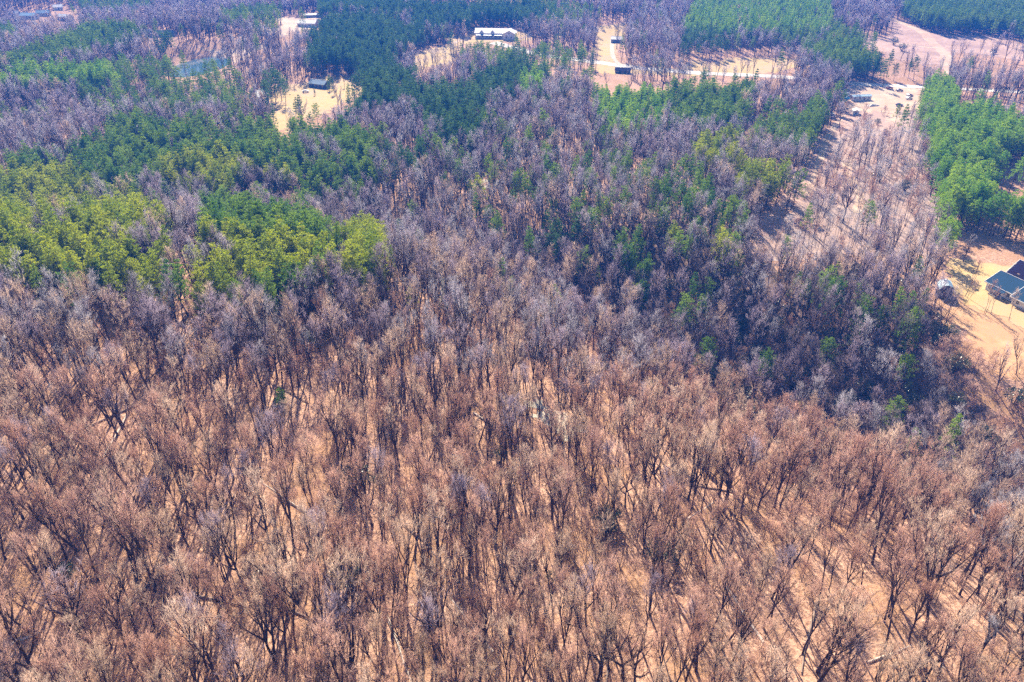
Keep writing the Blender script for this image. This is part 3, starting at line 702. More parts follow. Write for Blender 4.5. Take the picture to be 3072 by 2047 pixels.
# kinds: key -> list of (trunk mesh, crown mesh, whole mesh, description, nominal height)
KINDS = {}
def add_kind(key, meshes, desc, h): KINDS.setdefault(key, []).append((*meshes, desc, h))
FORMS = [('tall slender', dict(Ht=21, fork=0.5, spread=0.42, limbs=8, trunk_r=0.17, rise=1.3)),
         ('broad spreading', dict(Ht=18, fork=0.36, spread=0.95, limbs=9, trunk_r=0.25, rise=0.9)),
         ('twin stemmed', dict(Ht=20, fork=0.45, spread=0.55, limbs=9, stems=2, trunk_r=0.18, rise=1.2)),
         ('leaning', dict(Ht=19, fork=0.42, spread=0.6, limbs=8, lean=0.14, trunk_r=0.19, rise=1.2)),
         ('vase shaped', dict(Ht=20, fork=0.3, spread=0.6, limbs=8, trunk_r=0.22, rise=1.2))]
for ti, (tm, word) in enumerate((('twig_tan', 'tan'), ('twig_red', 'reddish'), ('twig_grey', 'silvery'), ('twig_mauve', 'mauve'), ('twig_dark', 'dark'))):
    for fi, (fw, kw) in enumerate(FORMS):
        if tm == 'twig_dark' and fi in (0, 2): continue
        add_kind(tm, bare_meshes('%s_%d' % (tm, fi), tm, 100 + ti * 10 + fi, **kw), '%s %s-twigged bare tree' % (fw, word), kw['Ht'])
for tm in ('twig_red', 'twig_tan', 'twig_grey'):
    for k in range(2):
        add_kind(tm + '_thin', bare_meshes('%s_thin_%d' % (tm, k), tm, 300 + k, Ht=14, fork=0.45, spread=0.42, limbs=6, subs=3, twigs=5, trunk_r=0.085, tw_r=0.013, rise=1.4, stems=1 + k), 'thin young %s-twigged bare tree' % {'twig_red': 'reddish', 'twig_tan': 'tan', 'twig_grey': 'silvery'}[tm], 14)
for key, tone in (('needles_yellow', 'yellow green'), ('needles_green', 'mid green'), ('needles_dark', 'dark green'), ('needles_bright', 'bright green')):
    add_kind(key, pine_meshes(key + '_a', key, 11, Ht=17, rad=2.5), 'round topped pine with %s needles' % tone, 17)
    add_kind(key, pine_meshes(key + '_b', key, 12, Ht=15, rad=2.9, base=0.35, levels=8, per=6), 'broad pine with %s needles' % tone, 15)
    add_kind(key, pine_meshes(key + '_c', key, 13, Ht=18, rad=2.2, base=0.48, form='cone', levels=8, per=5), 'tall pine with %s needles' % tone, 18)
    add_kind(key + '_cone', pine_meshes(key + '_d', key, 14, Ht=15, rad=2.5, base=0.2, form='cone', levels=11), 'pointed pine with %s needles' % tone, 15)
    add_kind(key + '_cone', pine_meshes(key + '_e', key, 15, Ht=13, rad=2.3, base=0.15, form='cone', levels=10), 'pointed pine with %s needles' % tone, 13)
FAR_KW = dict(subs=4, twigs=3, tw_r=0.026)
for ti, tm in enumerate(('twig_tan', 'twig_red', 'twig_grey', 'twig_mauve', 'twig_dark')):
    for fi, (fw, kw) in enumerate(FORMS):
        if tm == 'twig_dark' and fi in (0, 2): continue
        add_kind(tm + '_far', bare_meshes('%s_far_%d' % (tm, fi), tm, 100 + ti * 10 + fi, **{**kw, **FAR_KW}), 'distant bare tree', kw['Ht'])
for k in range(3): add_kind('shrub', shrub_meshes('evergreen_%d' % k, 'evergreen_leaf', 50 + k, Ht=3.2 + 1.2 * k, rad=1.7 + 0.4 * k, clumps=24 + 8 * k), 'glossy evergreen bush', 3.2 + 1.2 * k)
for k in range(2): add_kind('beech', leafy_sapling('beech_%d' % k, 70 + k, 9 + 3 * k), 'young tree holding dead orange leaves', 9 + 3 * k)
for k in range(3): add_kind('brush', bare_meshes('brush_%d' % k, 'twig_red', 400 + k, Ht=3.5, fork=0.12, spread=1.1, limbs=6, subs=3, twigs=5, trunk_r=0.035, tw_r=0.012, rise=0.9, stems=3), 'low leafless bush', 3.5)

# ------------------------------------------------------------------ where the trees stand
def ell(cx, cy, rx, ry): return [(cx + rx * math.cos(a), cy + ry * math.sin(a)) for a in np.linspace(0, 6.283, 14, endpoint=False)]
# stands of pine as the photograph shows their crowns: outline, share of pines, needle kind
STANDS = [
    ([(0, 500), (200, 450), (390, 390), (560, 375), (740, 385), (860, 400), (1000, 390), (1130, 420), (1150, 520), (1080, 580), (960, 600), (930, 660), (1010, 720), (1005, 800), (900, 880), (640, 900), (420, 870), (300, 830), (0, 860)], .62, 'needles_green'),
    ([(-300, 540), (0, 530), (200, 520), (420, 600), (510, 690), (500, 760), (300, 820), (0, 850), (-300, 880)], .88, 'needles_yellow'),
    ([(330, 830), (420, 770), (640, 720), (800, 735), (990, 740), (1000, 810), (880, 850), (700, 870), (650, 900), (560, 880), (480, 870), (350, 870)], .93, 'needles_yellow'),
    ([(480, 500), (700, 480), (920, 560), (880, 610), (700, 600), (520, 560)], .8, 'needles_yellow'),
    ([(600, 660), (760, 640), (900, 700), (800, 720), (640, 715)], .75, 'needles_green'),
    ([(395, 760), (500, 690), (640, 690), (600, 730), (430, 790)], .08, 'needles_green'),
    ([(270, 590), (390, 590), (400, 640), (280, 640)], .1, 'needles_green'),
    ([(460, 575), (610, 565), (660, 640), (600, 690), (480, 680)], .12, 'needles_green'),
    ([(720, 510), (900, 560), (910, 640), (760, 640), (690, 600)], .22, 'needles_green'),
    ([(325, 370), (430, 355), (480, 440), (350, 450)], .8, 'needles_green'),
    ([(700, 370), (860, 380), (1024, 400), (1024, 480), (860, 470), (720, 440)], .75, 'needles_green'),
    ([(0, 185), (100, 155), (200, 115), (260, 90), (400, 85), (420, 115), (350, 145), (200, 180), (60, 215), (0, 220)], .85, 'needles_green'),
    ([(0, 235), (100, 212), (330, 205), (340, 240), (260, 260), (0, 270)], .7, 'needles_bright'),
    ([(480, 110), (590, 120), (580, 150), (500, 180), (470, 150)], .7, 'needles_dark'),
    ([(940, 60), (1100, 50), (1180, 60), (1230, 100), (1300, 110), (1190, 150), (1180, 230), (1130, 270), (1060, 250), (1024, 190), (920, 210), (930, 140)], .85, 'needles_dark'),
    ([(960, -80), (1215, -80), (1215, 50), (1100, 45), (960, 40)], .92, 'needles_dark'),
    ([(1215, 20), (1620, 10), (1640, 66), (1500, 80), (1420, 76), (1340, 86), (1240, 105)], .7, 'needles_dark'),
    ([(1050, 240), (1240, 225), (1260, 280), (1420, 260), (1560, 165), (1620, 170), (1640, 230), (1620, 290), (1480, 300), (1440, 420), (1330, 440), (1250, 330), (1130, 330), (1050, 370)], .72, 'needles_dark'),
    ([(1560, 230), (1620, 225), (1625, 280), (1560, 290)], .9, 'needles_bright'),
    ([(1024, 400), (1120, 430), (1120, 530), (1030, 540)], .6, 'needles_green'),
    ([(1780, 246), (1990, 246), (2020, 300), (2030, 350), (1940, 385), (1830, 395), (1785, 350)], .97, 'needles_bright_cone'),
    ([(2000, 262), (2100, 235), (2265, 230), (2270, 290), (2220, 310), (2240, 370), (2110, 390), (2010, 380)], .82, 'needles_green'),
    ([(2070, 430), (2210, 420), (2215, 490), (2100, 490)], .8, 'needles_yellow'),
    ([(2215, 350), (2330, 330), (2480, 320), (2470, 370), (2430, 430), (2360, 450), (2220, 440)], .42, 'needles_green'),
    ([(2048, 515), (2135, 520), (2135, 640), (2048, 650)], .5, 'needles_green'),
    ([(2215, 505), (2290, 510), (2365, 510), (2360, 560), (2290, 570), (2215, 575)], .75, 'needles_yellow'),
    ([(2440, 310), (2480, 330), (2470, 370), (2420, 440), (2380, 450), (2400, 400)], .7, 'needles_green'),
    ([(2120, -80), (2480, -80), (2500, 60), (2480, 90), (2250, 95), (2060, 105), (2050, 70)], .92, 'needles_bright_cone'),
    ([(2050, 95), (2200, 95), (2200, 150), (2100, 170), (2048, 150)], .4, 'needles_dark'),
    ([(2690, -80), (3300, -80), (3300, 130), (3000, 90), (2900, 80), (2720, 70)], .93, 'needles_green'),
    ([(2405, 160), (2480, 130), (2580, 122), (2650, 155), (2650, 200), (2560, 215), (2440, 190)], .95, 'needles_green'),
    ([(2600, 195), (2680, 180), (2775, 185), (2760, 225), (2690, 225), (2640, 245), (2600, 240)], .85, 'needles_dark'),
    ([(2765, 310), (2785, 250), (2835, 240), (2890, 292), (2985, 318), (2985, 356), (3050, 360), (3072, 415), (3300, 415), (3300, 800), (3072, 770), (3000, 740), (2860, 740), (2840, 690), (2820, 560), (2790, 400)], .98, 'needles_bright'),
    (ell(1100, 770, 65, 85), .65, 'needles_yellow'), (ell(1930, 765, 45, 55), .55, 'needles_green'), (ell(1690, 715, 70, 40), .5, 'needles_dark'),
    (ell(2000, 712, 30, 28), .7, 'needles_yellow'), (ell(2160, 755, 18, 40), .8, 'needles_yellow'), (ell(1790, 800, 25, 40), .5, 'needles_green'),
    (ell(1900, 520, 50, 30), .4, 'needles_green'), (ell(1400, 585, 60, 30), .35, 'needles_yellow'), (ell(1330, 560, 40, 25), .4, 'needles_green'), (ell(1200, 480, 80, 60), .35, 'needles_dark'),
    (ell(2400, 860, 40, 35), .5, 'needles_green'), (ell(2730, 950, 35, 45), .6, 'needles_green'), (ell(2560, 920, 60, 50), .3, 'needles_green'),
    (ell(300, 235, 60, 18), .8, 'needles_bright'), (ell(60, 330, 60, 20), .3, 'needles_green'), (ell(800, 270, 25, 30), .9, 'needles_dark'), (ell(850, 275, 25, 28), .9, 'needles_dark'),
]
PALE_SLOPE = [(2520, 1380), (2700, 1330), (3072, 1440), (3400, 1500), (3400, 2100), (2900, 2100), (2900, 1700), (2700, 1500)]
CLEAR = [FIELD_LEFT, YARD_WHITE, YARD_DRIVE, VERGE, VERGE_EAST, CLEARED, JUNKYARD, LOT_RIGHT, STRIP, GAP_RIGHT, HOUSE_NW, POND_BANK, NW_TOWN,
         Z(500, 0, 4.9, [(100, 660), (500, 700), (640, 820), (560, 960), (400, 1060), (180, 1060), (120, 900)]),
         [(1560, 138), (1640, 156), (1790, 178), (1790, 205), (1640, 184), (1560, 164)], [(2630, 244), (2780, 250), (2780, 272), (2630, 268)], [(2880, 256), (3090, 264), (3090, 290), (2880, 280)],
         Z(2780, 780, 3.0137, [(330, 1130), (400, 1150), (700, 1340), (900, 1460), (900, 1540), (680, 1400), (400, 1240)]),
         [(1595, 1200), (1645, 1195), (1705, 1240), (1745, 1285), (1725, 1315), (1660, 1300), (1610, 1265)]]
ROADSIDE = {14, 15, 16, 17, 18}
HOLLOWS = [ell(2210, 1060, 45, 38), ell(2560, 1245, 80, 25), ell(2700, 1270, 38, 45), ell(2960, 1350, 60, 45), ell(2000, 930, 40, 25)]

def jitter_grid(x0, x1, y0, y1, s):
    xs = np.arange(x0, x1, s); ys = np.arange(y0, y1, s); X, Y = np.meshgrid(xs, ys)
    return (X + rng.uniform(-0.48, 0.48, X.shape) * s).ravel(), (Y + rng.uniform(-0.48, 0.48, Y.shape) * s).ravel()
parts = []
for y0, y1, s in ((30, 150, 3.2), (150, 280, 4.4), (280, 520, 5.2), (520, 1180, 6.0)):
    hwid = y1 * 0.80 + 45
    parts.append(jitter_grid(-hwid, hwid, y0, y1, s))
nmain = sum(len(p[0]) for p in parts)
for y0, y1, s in ((150, 280, 4.4), (280, 520, 4.8), (520, 1180, 5.6)): parts.append(jitter_grid(-y1 * 0.8 - 45, y1 * 0.8 + 45, y0, y1, s))
TX = np.concatenate([p[0] for p in parts]); TY = np.concatenate([p[1] for p in parts])
extra = np.arange(len(TX)) >= nmain
keep = np.abs(TX) < 0.80 * TY + 45
TX, TY, extra = TX[keep], TY[keep], extra[keep]; TZ = height(TX, TY)
bpx, bpy_, bd = project(TX, TY, TZ)
mpx, mpy, _ = project(TX, TY, TZ + 11.0)
tpx, tpy, _ = project(TX, TY, TZ + 16.5)
ok = np.ones(len(TX), bool)
lone = rng.uniform(size=len(TX))
for i, poly in enumerate(CLEAR):
    inb = inside(bpx, bpy_, poly)
    share = 0.012 if i in (5, 7) else 0.03 if i == 6 else 0.0
    ok &= ~(inb & (lone > share))
    hit = inside(mpx, mpy, poly) | inside(tpx, tpy, poly)
    if i in (7, 17): hit |= inside(*project(TX, TY, TZ + 5.0)[:2], poly) | inside(*project(TX, TY, TZ + 8.0)[:2], poly) | inside(*project(TX, TY, TZ + 14.0)[:2], poly)
    if i in (3, 4, 7, 14, 15, 16): hit |= inside(*project(TX, TY, TZ + 20.0)[:2], poly)
    ok &= ~(hit & (rng.uniform(size=len(TX)) > (0.12 if i in (6, 10, 11, 12) else 0.3 if i == 14 else 0.55 if i == 18 else 0.08)))
for x, y, r in BUILT:
    ok &= np.hypot(TX - x, TY - y) > r
    # keep the sight line to the building reasonably open
    ux, uy = x / math.hypot(x, y), y / math.hypot(x, y); along = (x - TX) * ux + (y - TY) * uy; across = np.abs((x - TX) * uy - (y - TY) * ux)
    ok &= ~((along > 0) & (along < min(60, 5.5 * r)) & (across < r * 0.8) & (rng.uniform(size=len(TX)) < 0.85))
for poly in HOLLOWS: ok &= ~((inside(bpx, bpy_, poly) | inside(mpx, mpy, poly)) & (rng.uniform(size=len(TX)) < 0.85))
sparse = inside(bpx, bpy_, SPARSE) | inside(mpx, mpy, SPARSE)
ok &= ~(sparse & (rng.uniform(size=len(TX)) < np.where(bpy_ > 560, 0.45, 0.25)))
ok &= np.hypot((TX - POND_C[0]) / 24.0, (TY - POND_C[1]) / 46.0) > 1.0
patch = np.sin(TX / 17.0 + 2 * np.sin(TY / 23.0)) + np.sin(TY / 13.0 + TX / 29.0)
ok &= ~((TY < 175) & (rng.uniform(size=len(TX)) < 0.27 + 0.33 * (patch > 0.6)))
ok &= ~((bpx > 2835) & (bpx < 3500) & (bpy_ > 690 + (bpx - 2850) * 0.2) & (bpy_ < 1000) & (TX > 100))
pp = np.zeros(len(TX))
for poly, pr, kd in STANDS: pp[inside(mpx, mpy, poly)] = pr
ok &= ~(extra & ((pp < 0.6) | ((np.sin(TX / 9.0 + 1.7) + np.sin(TY / 12.0 + TX / 21.0) < -1.45) & (bpy_ > 430) & (bpx < 1300))))
sel = np.where(ok)[0]
TX, TY, TZ, bpx, bpy_, bd, mpx, mpy, patch, sparse, extra = (a[sel] for a in (TX, TY, TZ, bpx, bpy_, bd, mpx, mpy, patch, sparse, extra))
n = len(TX)
pine_p = np.where((mpy < 750) & (np.sin(TX / 37.0 + 1) + np.sin(TY / 41.0 + TX / 60.0) > 0.8), np.where(mpy < 330, 0.5, 0.22), 0.03); pine_k = np.full(n, 'needles_green', dtype=object)
for poly, pr, kd in STANDS:
    m_ = inside(mpx, mpy, poly); pine_p[m_] = pr; pine_k[m_] = kd
gapn = (np.sin(TX / 9.0 + 1.7) + np.sin(TY / 12.0 + TX / 21.0) < -1.45) & (bpy_ > 430) & (bpx < 1300)
pine_p[gapn] *= 0.35
front = bpy_ > 1000
pine_p[front & (pine_p < 0.05)] = 0.002
far_bare = (mpy < 620); ravine = inside(bpx, bpy_, RAVINE); pale = inside(bpx, bpy_, PALE_SLOPE)
pine_p[ravine & (pine_p < 0.1)] = 0.085
u1 = rng.uniform(size=n); u2 = rng.uniform(size=n); u3 = rng.uniform(size=n)
kind = np.empty(n, object)
for i in range(n):
    if u1[i] < pine_p[i] or extra[i]: kind[i] = pine_k[i]; continue
    a = u2[i]
    if sparse[i]: kind[i] = 'twig_mauve' if a < .10 else ('twig_grey_thin' if a < .80 else 'twig_red_thin')
    elif ravine[i]: kind[i] = 'twig_dark' if a < .34 else 'twig_grey' if a < .56 else 'twig_mauve' if a < .84 else 'twig_tan' if a < .90 else 'beech'  # dark twigs in this mix also paint the ravine's shade
    elif pale[i]: kind[i] = 'twig_tan' if a < .62 else 'twig_grey' if a < .85 else 'twig_red'
    elif mpy[i] > 1150: kind[i] = ('twig_red' if a < .32 + .12 * (patch[i] > 0) else 'twig_tan' if a < .60 else 'twig_mauve' if a < .64 else 'twig_red_thin' if a < .84 else 'twig_tan_thin' if a < .985 else 'beech')
    elif mpy[i] > 800: kind[i] = 'twig_grey' if a < .28 else 'twig_tan' if a < .52 else 'twig_mauve' if a < .80 else 'twig_dark' if a < .86 else 'twig_red_thin' if a < .985 else 'beech'
    else: kind[i] = 'twig_mauve' if a < .42 else 'twig_grey' if a < .82 else 'twig_dark' if a < .9 else 'twig_tan' if a < .97 else 'twig_red_thin'
isp_ = np.array([str(k).startswith('needles') for k in kind])
# crowns of a stand never tower over the field beyond it: sizes vary around the kind's nominal height
scl = 0.55 + 0.66 * rng.beta(2.0, 1.5, n); rot = rng.uniform(0, 6.283, n); scl = np.where(mpy > 1050, scl * 0.9, scl); scl = np.where((mpy > 1050) & (rng.uniform(size=n) < 0.05), 1.25, scl)
scl[isp_] = rng.uniform(0.78, 1.2, isp_.sum()); scl[(pine_p > 0.35) & ~isp_] *= 0.72
for i in range(n):
    if bd[i] > 330 and kind[i] + '_far' in KINDS: kind[i] = kind[i] + '_far'
var = np.array([int(u3[i] * len(KINDS[kind[i]])) for i in range(n)])
for i in range(n):      # the near slope is mostly slender poles
    if mpy[i] > 1000 and len(KINDS[kind[i]]) == 5 and rng.uniform() < 0.35: var[i] = 0

# undergrowth: bushes and brush between the trees
g1 = jitter_grid(-260, 260, 40, 330, 4.4); g2 = jitter_grid(60, 250, 300, 540, 4.5)
ux, uy = np.concatenate([g1[0], g2[0]]), np.concatenate([g1[1], g2[1]])
kk = np.abs(ux) < 0.78 * uy + 25; ux, uy = ux[kk], uy[kk]; uz = height(ux, uy)
upx, upy, ud = project(ux, uy, uz)
inr = inside(upx, upy, RAVINE); a = rng.uniform(size=len(ux))
blocked = np.zeros(len(ux), bool)
for poly in CLEAR: blocked |= inside(upx, upy, poly)
for x, y, r in BUILT: blocked |= np.hypot(ux - x, uy - y) < r
ukind = np.where(inr & (a < 0.45), 'shrub', np.where(~inr & (a < 0.012), 'shrub', np.where(((a > 0.45) & (upy > 900)) | ((a > 0.8) & inside(upx, upy, SPARSE)), 'brush', '')))
u_ok = (ukind != '') & ~blocked
ux, uy, uz, upx, upy, ud, ukind = (q[u_ok] for q in (ux, uy, uz, upx, upy, ud, ukind))

# ------------------------------------------------------------------ individuals: the ones that show largest
def place(name, meshes, part_names, loc, rz, s, label, cat, group):
    e = empty(name, loc, rz, s); tag(e, label, cat, group); e.rotation_euler = (rng.normal(0, 0.045), rng.normal(0, 0.045), rz)
    for me_, pn in zip(meshes, part_names): mesh_obj(pn, me_, e)
    return e
ORD = 'first second third fourth fifth sixth seventh eighth ninth tenth eleventh twelfth thirteenth fourteenth fifteenth sixteenth seventeenth eighteenth nineteenth'.split()
for tens, tenth in (('twenty', 'twentieth'), ('thirty', 'thirtieth'), ('forty', 'fortieth'), ('fifty', 'fiftieth'), ('sixty', 'sixtieth'), ('seventy', 'seventieth')):
    ORD += [tenth] + [tens + '-' + w for w in ORD[:9]]
def ordinals(rows):
    """rows: (description, px, py) -> labels that count look-alikes of one neighbourhood from the left"""
    seen = {}
    for i, (dsc, px, py) in enumerate(rows): seen.setdefault((dsc, where(px, py)), []).append((px, i))
    out = [''] * len(rows)
    for (dsc, pl), lst in seen.items():
        lst.sort()
        for k, (_, i) in enumerate(lst):
            out[i] = dsc + ', ' + pl if len(lst) == 1 else '%s, %s from left, %s' % (dsc, ORD[min(k, len(ORD) - 1)], pl)
    return out
def where(px, py):
    col = ['far left', 'left', 'left of centre', 'right of centre', 'right', 'far right'][int(min(5, max(0, px / W * 6)))]
    row = 'along the top' if py < 260 else 'in the upper part' if py < 620 else 'above halfway' if py < 740 else 'halfway up' if py < 860 else 'below halfway' if py < 1000 else 'in the lower middle' if py < 1350 else 'low down' if py < 1650 else 'in the front row' if py < 1900 else 'along the bottom edge'
    return row + ', ' + col
isp = np.array([str(k).startswith('needles') for k in kind])
inframe = (mpx > -20) & (mpx < W + 20) & (mpy > -20) & (mpy < H + 40)
order = np.argsort(bd)
single = np.zeros(n, bool)
for mask, cap in ((~isp & inframe, 300), (isp & inframe, 300)):
    idx = order[mask[order]][:cap]; single[idx] = True
sidx = np.where(single)[0]; slab = ordinals([(KINDS[kind[i]][var[i]][3], mpx[i], mpy[i]) for i in sidx])
for i, lab in zip(sidx, slab):
    tr, cr, wh, desc, nh = KINDS[kind[i]][var[i]]
    loc = (TX[i], TY[i], TZ[i])
    if isp[i]: place('pine_tree', (tr, cr), ('trunk', 'crown'), loc, rot[i], scl[i], lab, 'pine tree', 'nearest pines')
    else: place('bare_tree', (tr, cr), ('trunk', 'crown'), loc, rot[i], scl[i], lab, 'tree', 'nearest bare trees')
us = rng.uniform(0.7, 1.25, len(ux)); uv = rng.integers(0, 3, len(ux)); ur = rng.uniform(0, 6.283, len(ux))
usingle = np.zeros(len(ux), bool)
for kd, cap in (('shrub', 200), ('brush', 150)):
    idx = np.argsort(ud); idx = idx[(ukind[idx] == kd) & (upx[idx] > 0) & (upx[idx] < W) & (upy[idx] < H)][:cap]; usingle[idx] = True
    ulab = ordinals([(KINDS[kd][uv[i]][3], upx[i], upy[i]) for i in idx])
    for i, lab in zip(idx, ulab):
        tr, cr, wh, desc, nh = KINDS[kd][uv[i]]
        nm, cat, gr = ('evergreen_shrub', 'shrub', 'evergreen shrubs') if kd == 'shrub' else ('leafless_shrub', 'shrub', 'leafless shrubs')
        place(nm, (tr, cr), ('stem', 'leaves' if kd == 'shrub' else 'twigs'), (ux[i], uy[i], uz[i]), ur[i], us[i], lab, cat, gr)

def special(name, key, v, px, py, s, label, cat, group=None, rz=0.0, pn=('trunk', 'crown')):
    tr, cr, wh, desc, nh = KINDS[key][v]
    return place(name, (tr, cr), pn, at(px, py), rz, s, label, cat, group)
for q, (px, py, key, v, s, lb) in enumerate((
        (814, 302, 'needles_dark', 1, 1.25, 'big dark pine touching the farmhouse roof'), (828, 312, 'needles_dark', 0, 1.2, 'big dark pine in front of the farmhouse group, standing lowest'),
        (846, 304, 'needles_dark', 1, 1.3, 'broad dark pine nearest the field in the farmhouse group'), (858, 318, 'needles_dark', 0, 1.05, 'dark pine at the field edge below the farmhouse group'),
        (832, 294, 'needles_dark', 2, 1.2, 'tall dark pine behind the farmhouse group'),
        (772, 338, 'needles_green_cone', 0, 0.75, 'pointed pine below the farmhouse'), (800, 358, 'needles_dark_cone', 1, 0.9, 'dark pointed pine at the lower left of the field'),
        (824, 378, 'needles_green_cone', 1, 0.95, 'slim pine at the lower tip of the field'), (990, 272, 'needles_green_cone', 1, 0.8, 'pointed cedar at the right end of the barn'),
        (1003, 286, 'needles_dark_cone', 0, 0.75, 'dark cedar on the field in front of the barn'), (946, 287, 'needles_dark_cone', 1, 0.38, 'tiny dark cedar on the field left of the barn front'),
        (890, 380, 'needles_green', 2, 0.9, 'thin pine against the lower edge of the field'), (906, 383, 'needles_green', 2, 1.0, 'tall pine with open crown at the field\'s lower edge'),
        (955, 378, 'needles_green', 1, 0.85, 'flat topped pine right of the field\'s lower edge'), (1045, 300, 'needles_green_cone', 0, 0.7, 'small pointed pine at the right edge of the field'),
        (1352, 158, 'needles_dark_cone', 0, 1.2, 'dark pointed conifer dividing the hilltop yard'), (1965, 212, 'needles_green_cone', 0, 1.0, 'lone pointed conifer beside the road'),
        (2068, 392, 'needles_dark_cone', 0, 0.95, 'dark pointed conifer below the pine plantation'), (1775, 215, 'needles_dark_cone', 1, 1.0, 'dark conifer at the left end of the roadside verge'),
        (845, 1235, 'needles_green', 1, 0.42, 'small isolated pine on the lower left slope'), (1240, 950, 'needles_yellow', 1, 0.62, 'small yellow pine alone among bare trees left of centre'),
        (1350, 920, 'needles_yellow', 1, 0.66, 'bright yellow pine alone near the middle'), (1335, 955, 'needles_yellow', 2, 0.5, 'little yellow pine below the bright one near the middle'),
        (1945, 1190, 'needles_yellow', 1, 0.4, 'tiny yellow pine on the slope right of centre'), (2385, 1255, 'needles_yellow', 1, 0.42, 'tiny yellow pine beside the dark ravine'),
        (2735, 985, 'needles_green_cone', 0, 0.9, 'pointed pine in the ravine left of the lot'), (860, 915, 'needles_green', 1, 1.0, 'round pine standing out below the yellow green stand'))):
    special('pine_tree', key, v, px, py, s, lb, 'pine tree', None, 0.7 * q)
for q, (px, py, key, v, s, lb) in enumerate((
        (1034, 262, 'twig_dark', 0, 0.55, 'lone bare tree on the field behind the barn'), (2888, 788, 'twig_grey', 1, 0.6, 'lone round bare tree at the top of the right hand lawn'),
        (2896, 890, 'twig_red_thin', 0, 1.0, 'slim bare tree with long shadow on the lawn beside the shed'), (2890, 916, 'twig_red_thin', 1, 0.7, 'slim bare tree just below the lawn beside the shed'),
        (2952, 945, 'twig_red_thin', 1, 0.85, 'thin forked tree in front of the ranch house'), (2972, 942, 'twig_red_thin', 0, 0.7, 'thin young tree close to the ranch house porch'),
        (3026, 962, 'twig_tan_thin', 0, 0.8, 'thin tree on the grass below the ranch house'), (3048, 1125, 'twig_tan', 3, 0.7, 'bare forked tree at the bottom of the right hand lot'))):
    special('bare_tree', key, v, px, py, s, lb, 'tree', None, 0.9 * q)
for q, (px, py, s, lb) in enumerate(((845, 1220, .9, 'pale evergreen bush alone on the lower left slope'), (800, 1760, 1.0, 'dark evergreen bush low on the left slope'), (1985, 1690, 1.1, 'bright evergreen bush at the foot of a dark trunk'),
        (3040, 1210, 1.5, 'large pale evergreen bush beside the orange path'), (2955, 1330, 1.2, 'dark evergreen bush below the orange path'), (3005, 289, 1.3, 'dark rounded bush beside the road at the right'), (3066, 290, 1.3, 'dark rounded bush beside the road at the right edge'),
        (2704, 153, 1.4, 'dark bush lying alone on the cleared field'), (2680, 136, 1.2, 'grey green bush on the cleared field'), (2978, 163, 1.4, 'dark bush on the right part of the cleared field'), (1655, 1745, 0.5, 'small pale bush against a dark trunk low down'))):
    special('evergreen_shrub', 'shrub', q % 3, px, py, s, lb, 'shrub', None, q * 1.1, ('stem', 'leaves'))
# a pale dead snag and fallen logs
def log_mesh(name, ln, r, seed, mat):
    g = np.random.default_rng(seed); k = 7; pts = [np.array([0, 0, 0.0])]
    for i in range(k): pts.append(pts[-1] + np.array([ln / k, g.normal(0, 0.05) * ln / k, g.normal(0, 0.02) * ln / k]))
    segs = [(*pts[i], *pts[i + 1], r * (1 - 0.6 * i / k), r * (1 - 0.6 * (i + 1) / k)) for i in range(k)]
    v1, q1 = tubes(np.array(segs), 7)
    st = [(*pts[j], *(pts[j] + np.array([0.5, g.choice([-1, 1]) * 0.9, g.uniform(0.2, 0.8)]) * g.uniform(0.6, 1.4)), r * 0.3, r * 0.1) for j in (3, 4, 5, 6)]
    return [np_mesh(name, v1, [q1], [MATS[mat]], smooth_shade=True)] + [np_mesh(name + '_stub', *(lambda a_: (a_[0], [a_[1]]))(tubes(np.array([s_]), 5)), [MATS[mat]], smooth_shade=True) for s_ in st]
LOGS = [log_mesh('log_%d' % k, 9 + 2 * k, 0.2 + 0.03 * k, 900 + k, ('pale_wood', 'log_bark')[k % 2]) for k in range(4)]
lrows = [(1250, 1470), (1290, 1640), (380, 1250), (250, 1290), (700, 1200), (820, 1155), (2290, 1930), (2450, 1810), (2600, 1990), (1010, 1890), (1160, 1850), (330, 1880), (120, 1900), (560, 1780), (1480, 1960), (1830, 1880), (2060, 1560), (2200, 1480), (1420, 1240), (1700, 1420), (2860, 1900), (2700, 1680), (920, 1540), (640, 1490)]
llab = ordinals([('fallen %s log on the leaf litter' % ('pale', 'brown')[i % 2], px, py) for i, (px, py) in enumerate(lrows)])
for i, ((px, py), lb) in enumerate(zip(lrows, llab)):
    x, y, z = at(px, py); e = empty('fallen_log', (x, y, z + 0.15), 2.4 * i); tag(e, lb, 'log', 'fallen logs on the slope')
    d_ = Vector((math.cos(2.4 * i), math.sin(2.4 * i))) * 9; dz_ = float(height(x + d_.x, y + d_.y)) - z; e.rotation_euler = (0, -math.atan2(dz_, 9), 2.4 * i)
    mesh_obj('log_trunk', LOGS[i % 4][0], e); [mesh_obj('branch_stub', m_, e) for m_ in LOGS[i % 4][1:]]
x, y, z = at(1112, 1650); e = empty('dead_snag', (x, y, z)); tag(e, 'pale bleached dead trunk standing on the slope left of centre', 'snag')
sg = [(0, 0, -0.6, 0.1, 0, 3, .30, .24), (0.1, 0, 3, 0, 0.1, 6, .24, .2), (0, 0.1, 6, -0.3, 0.1, 9, .2, .14), (-0.3, 0.1, 9, -0.4, 0.2, 11, .14, .05)]
v1, q1 = tubes(np.array(sg), 7); mesh_obj('trunk', np_mesh('snag_trunk', v1, [q1], [MATS['pale_wood']], smooth_shade=True), e)
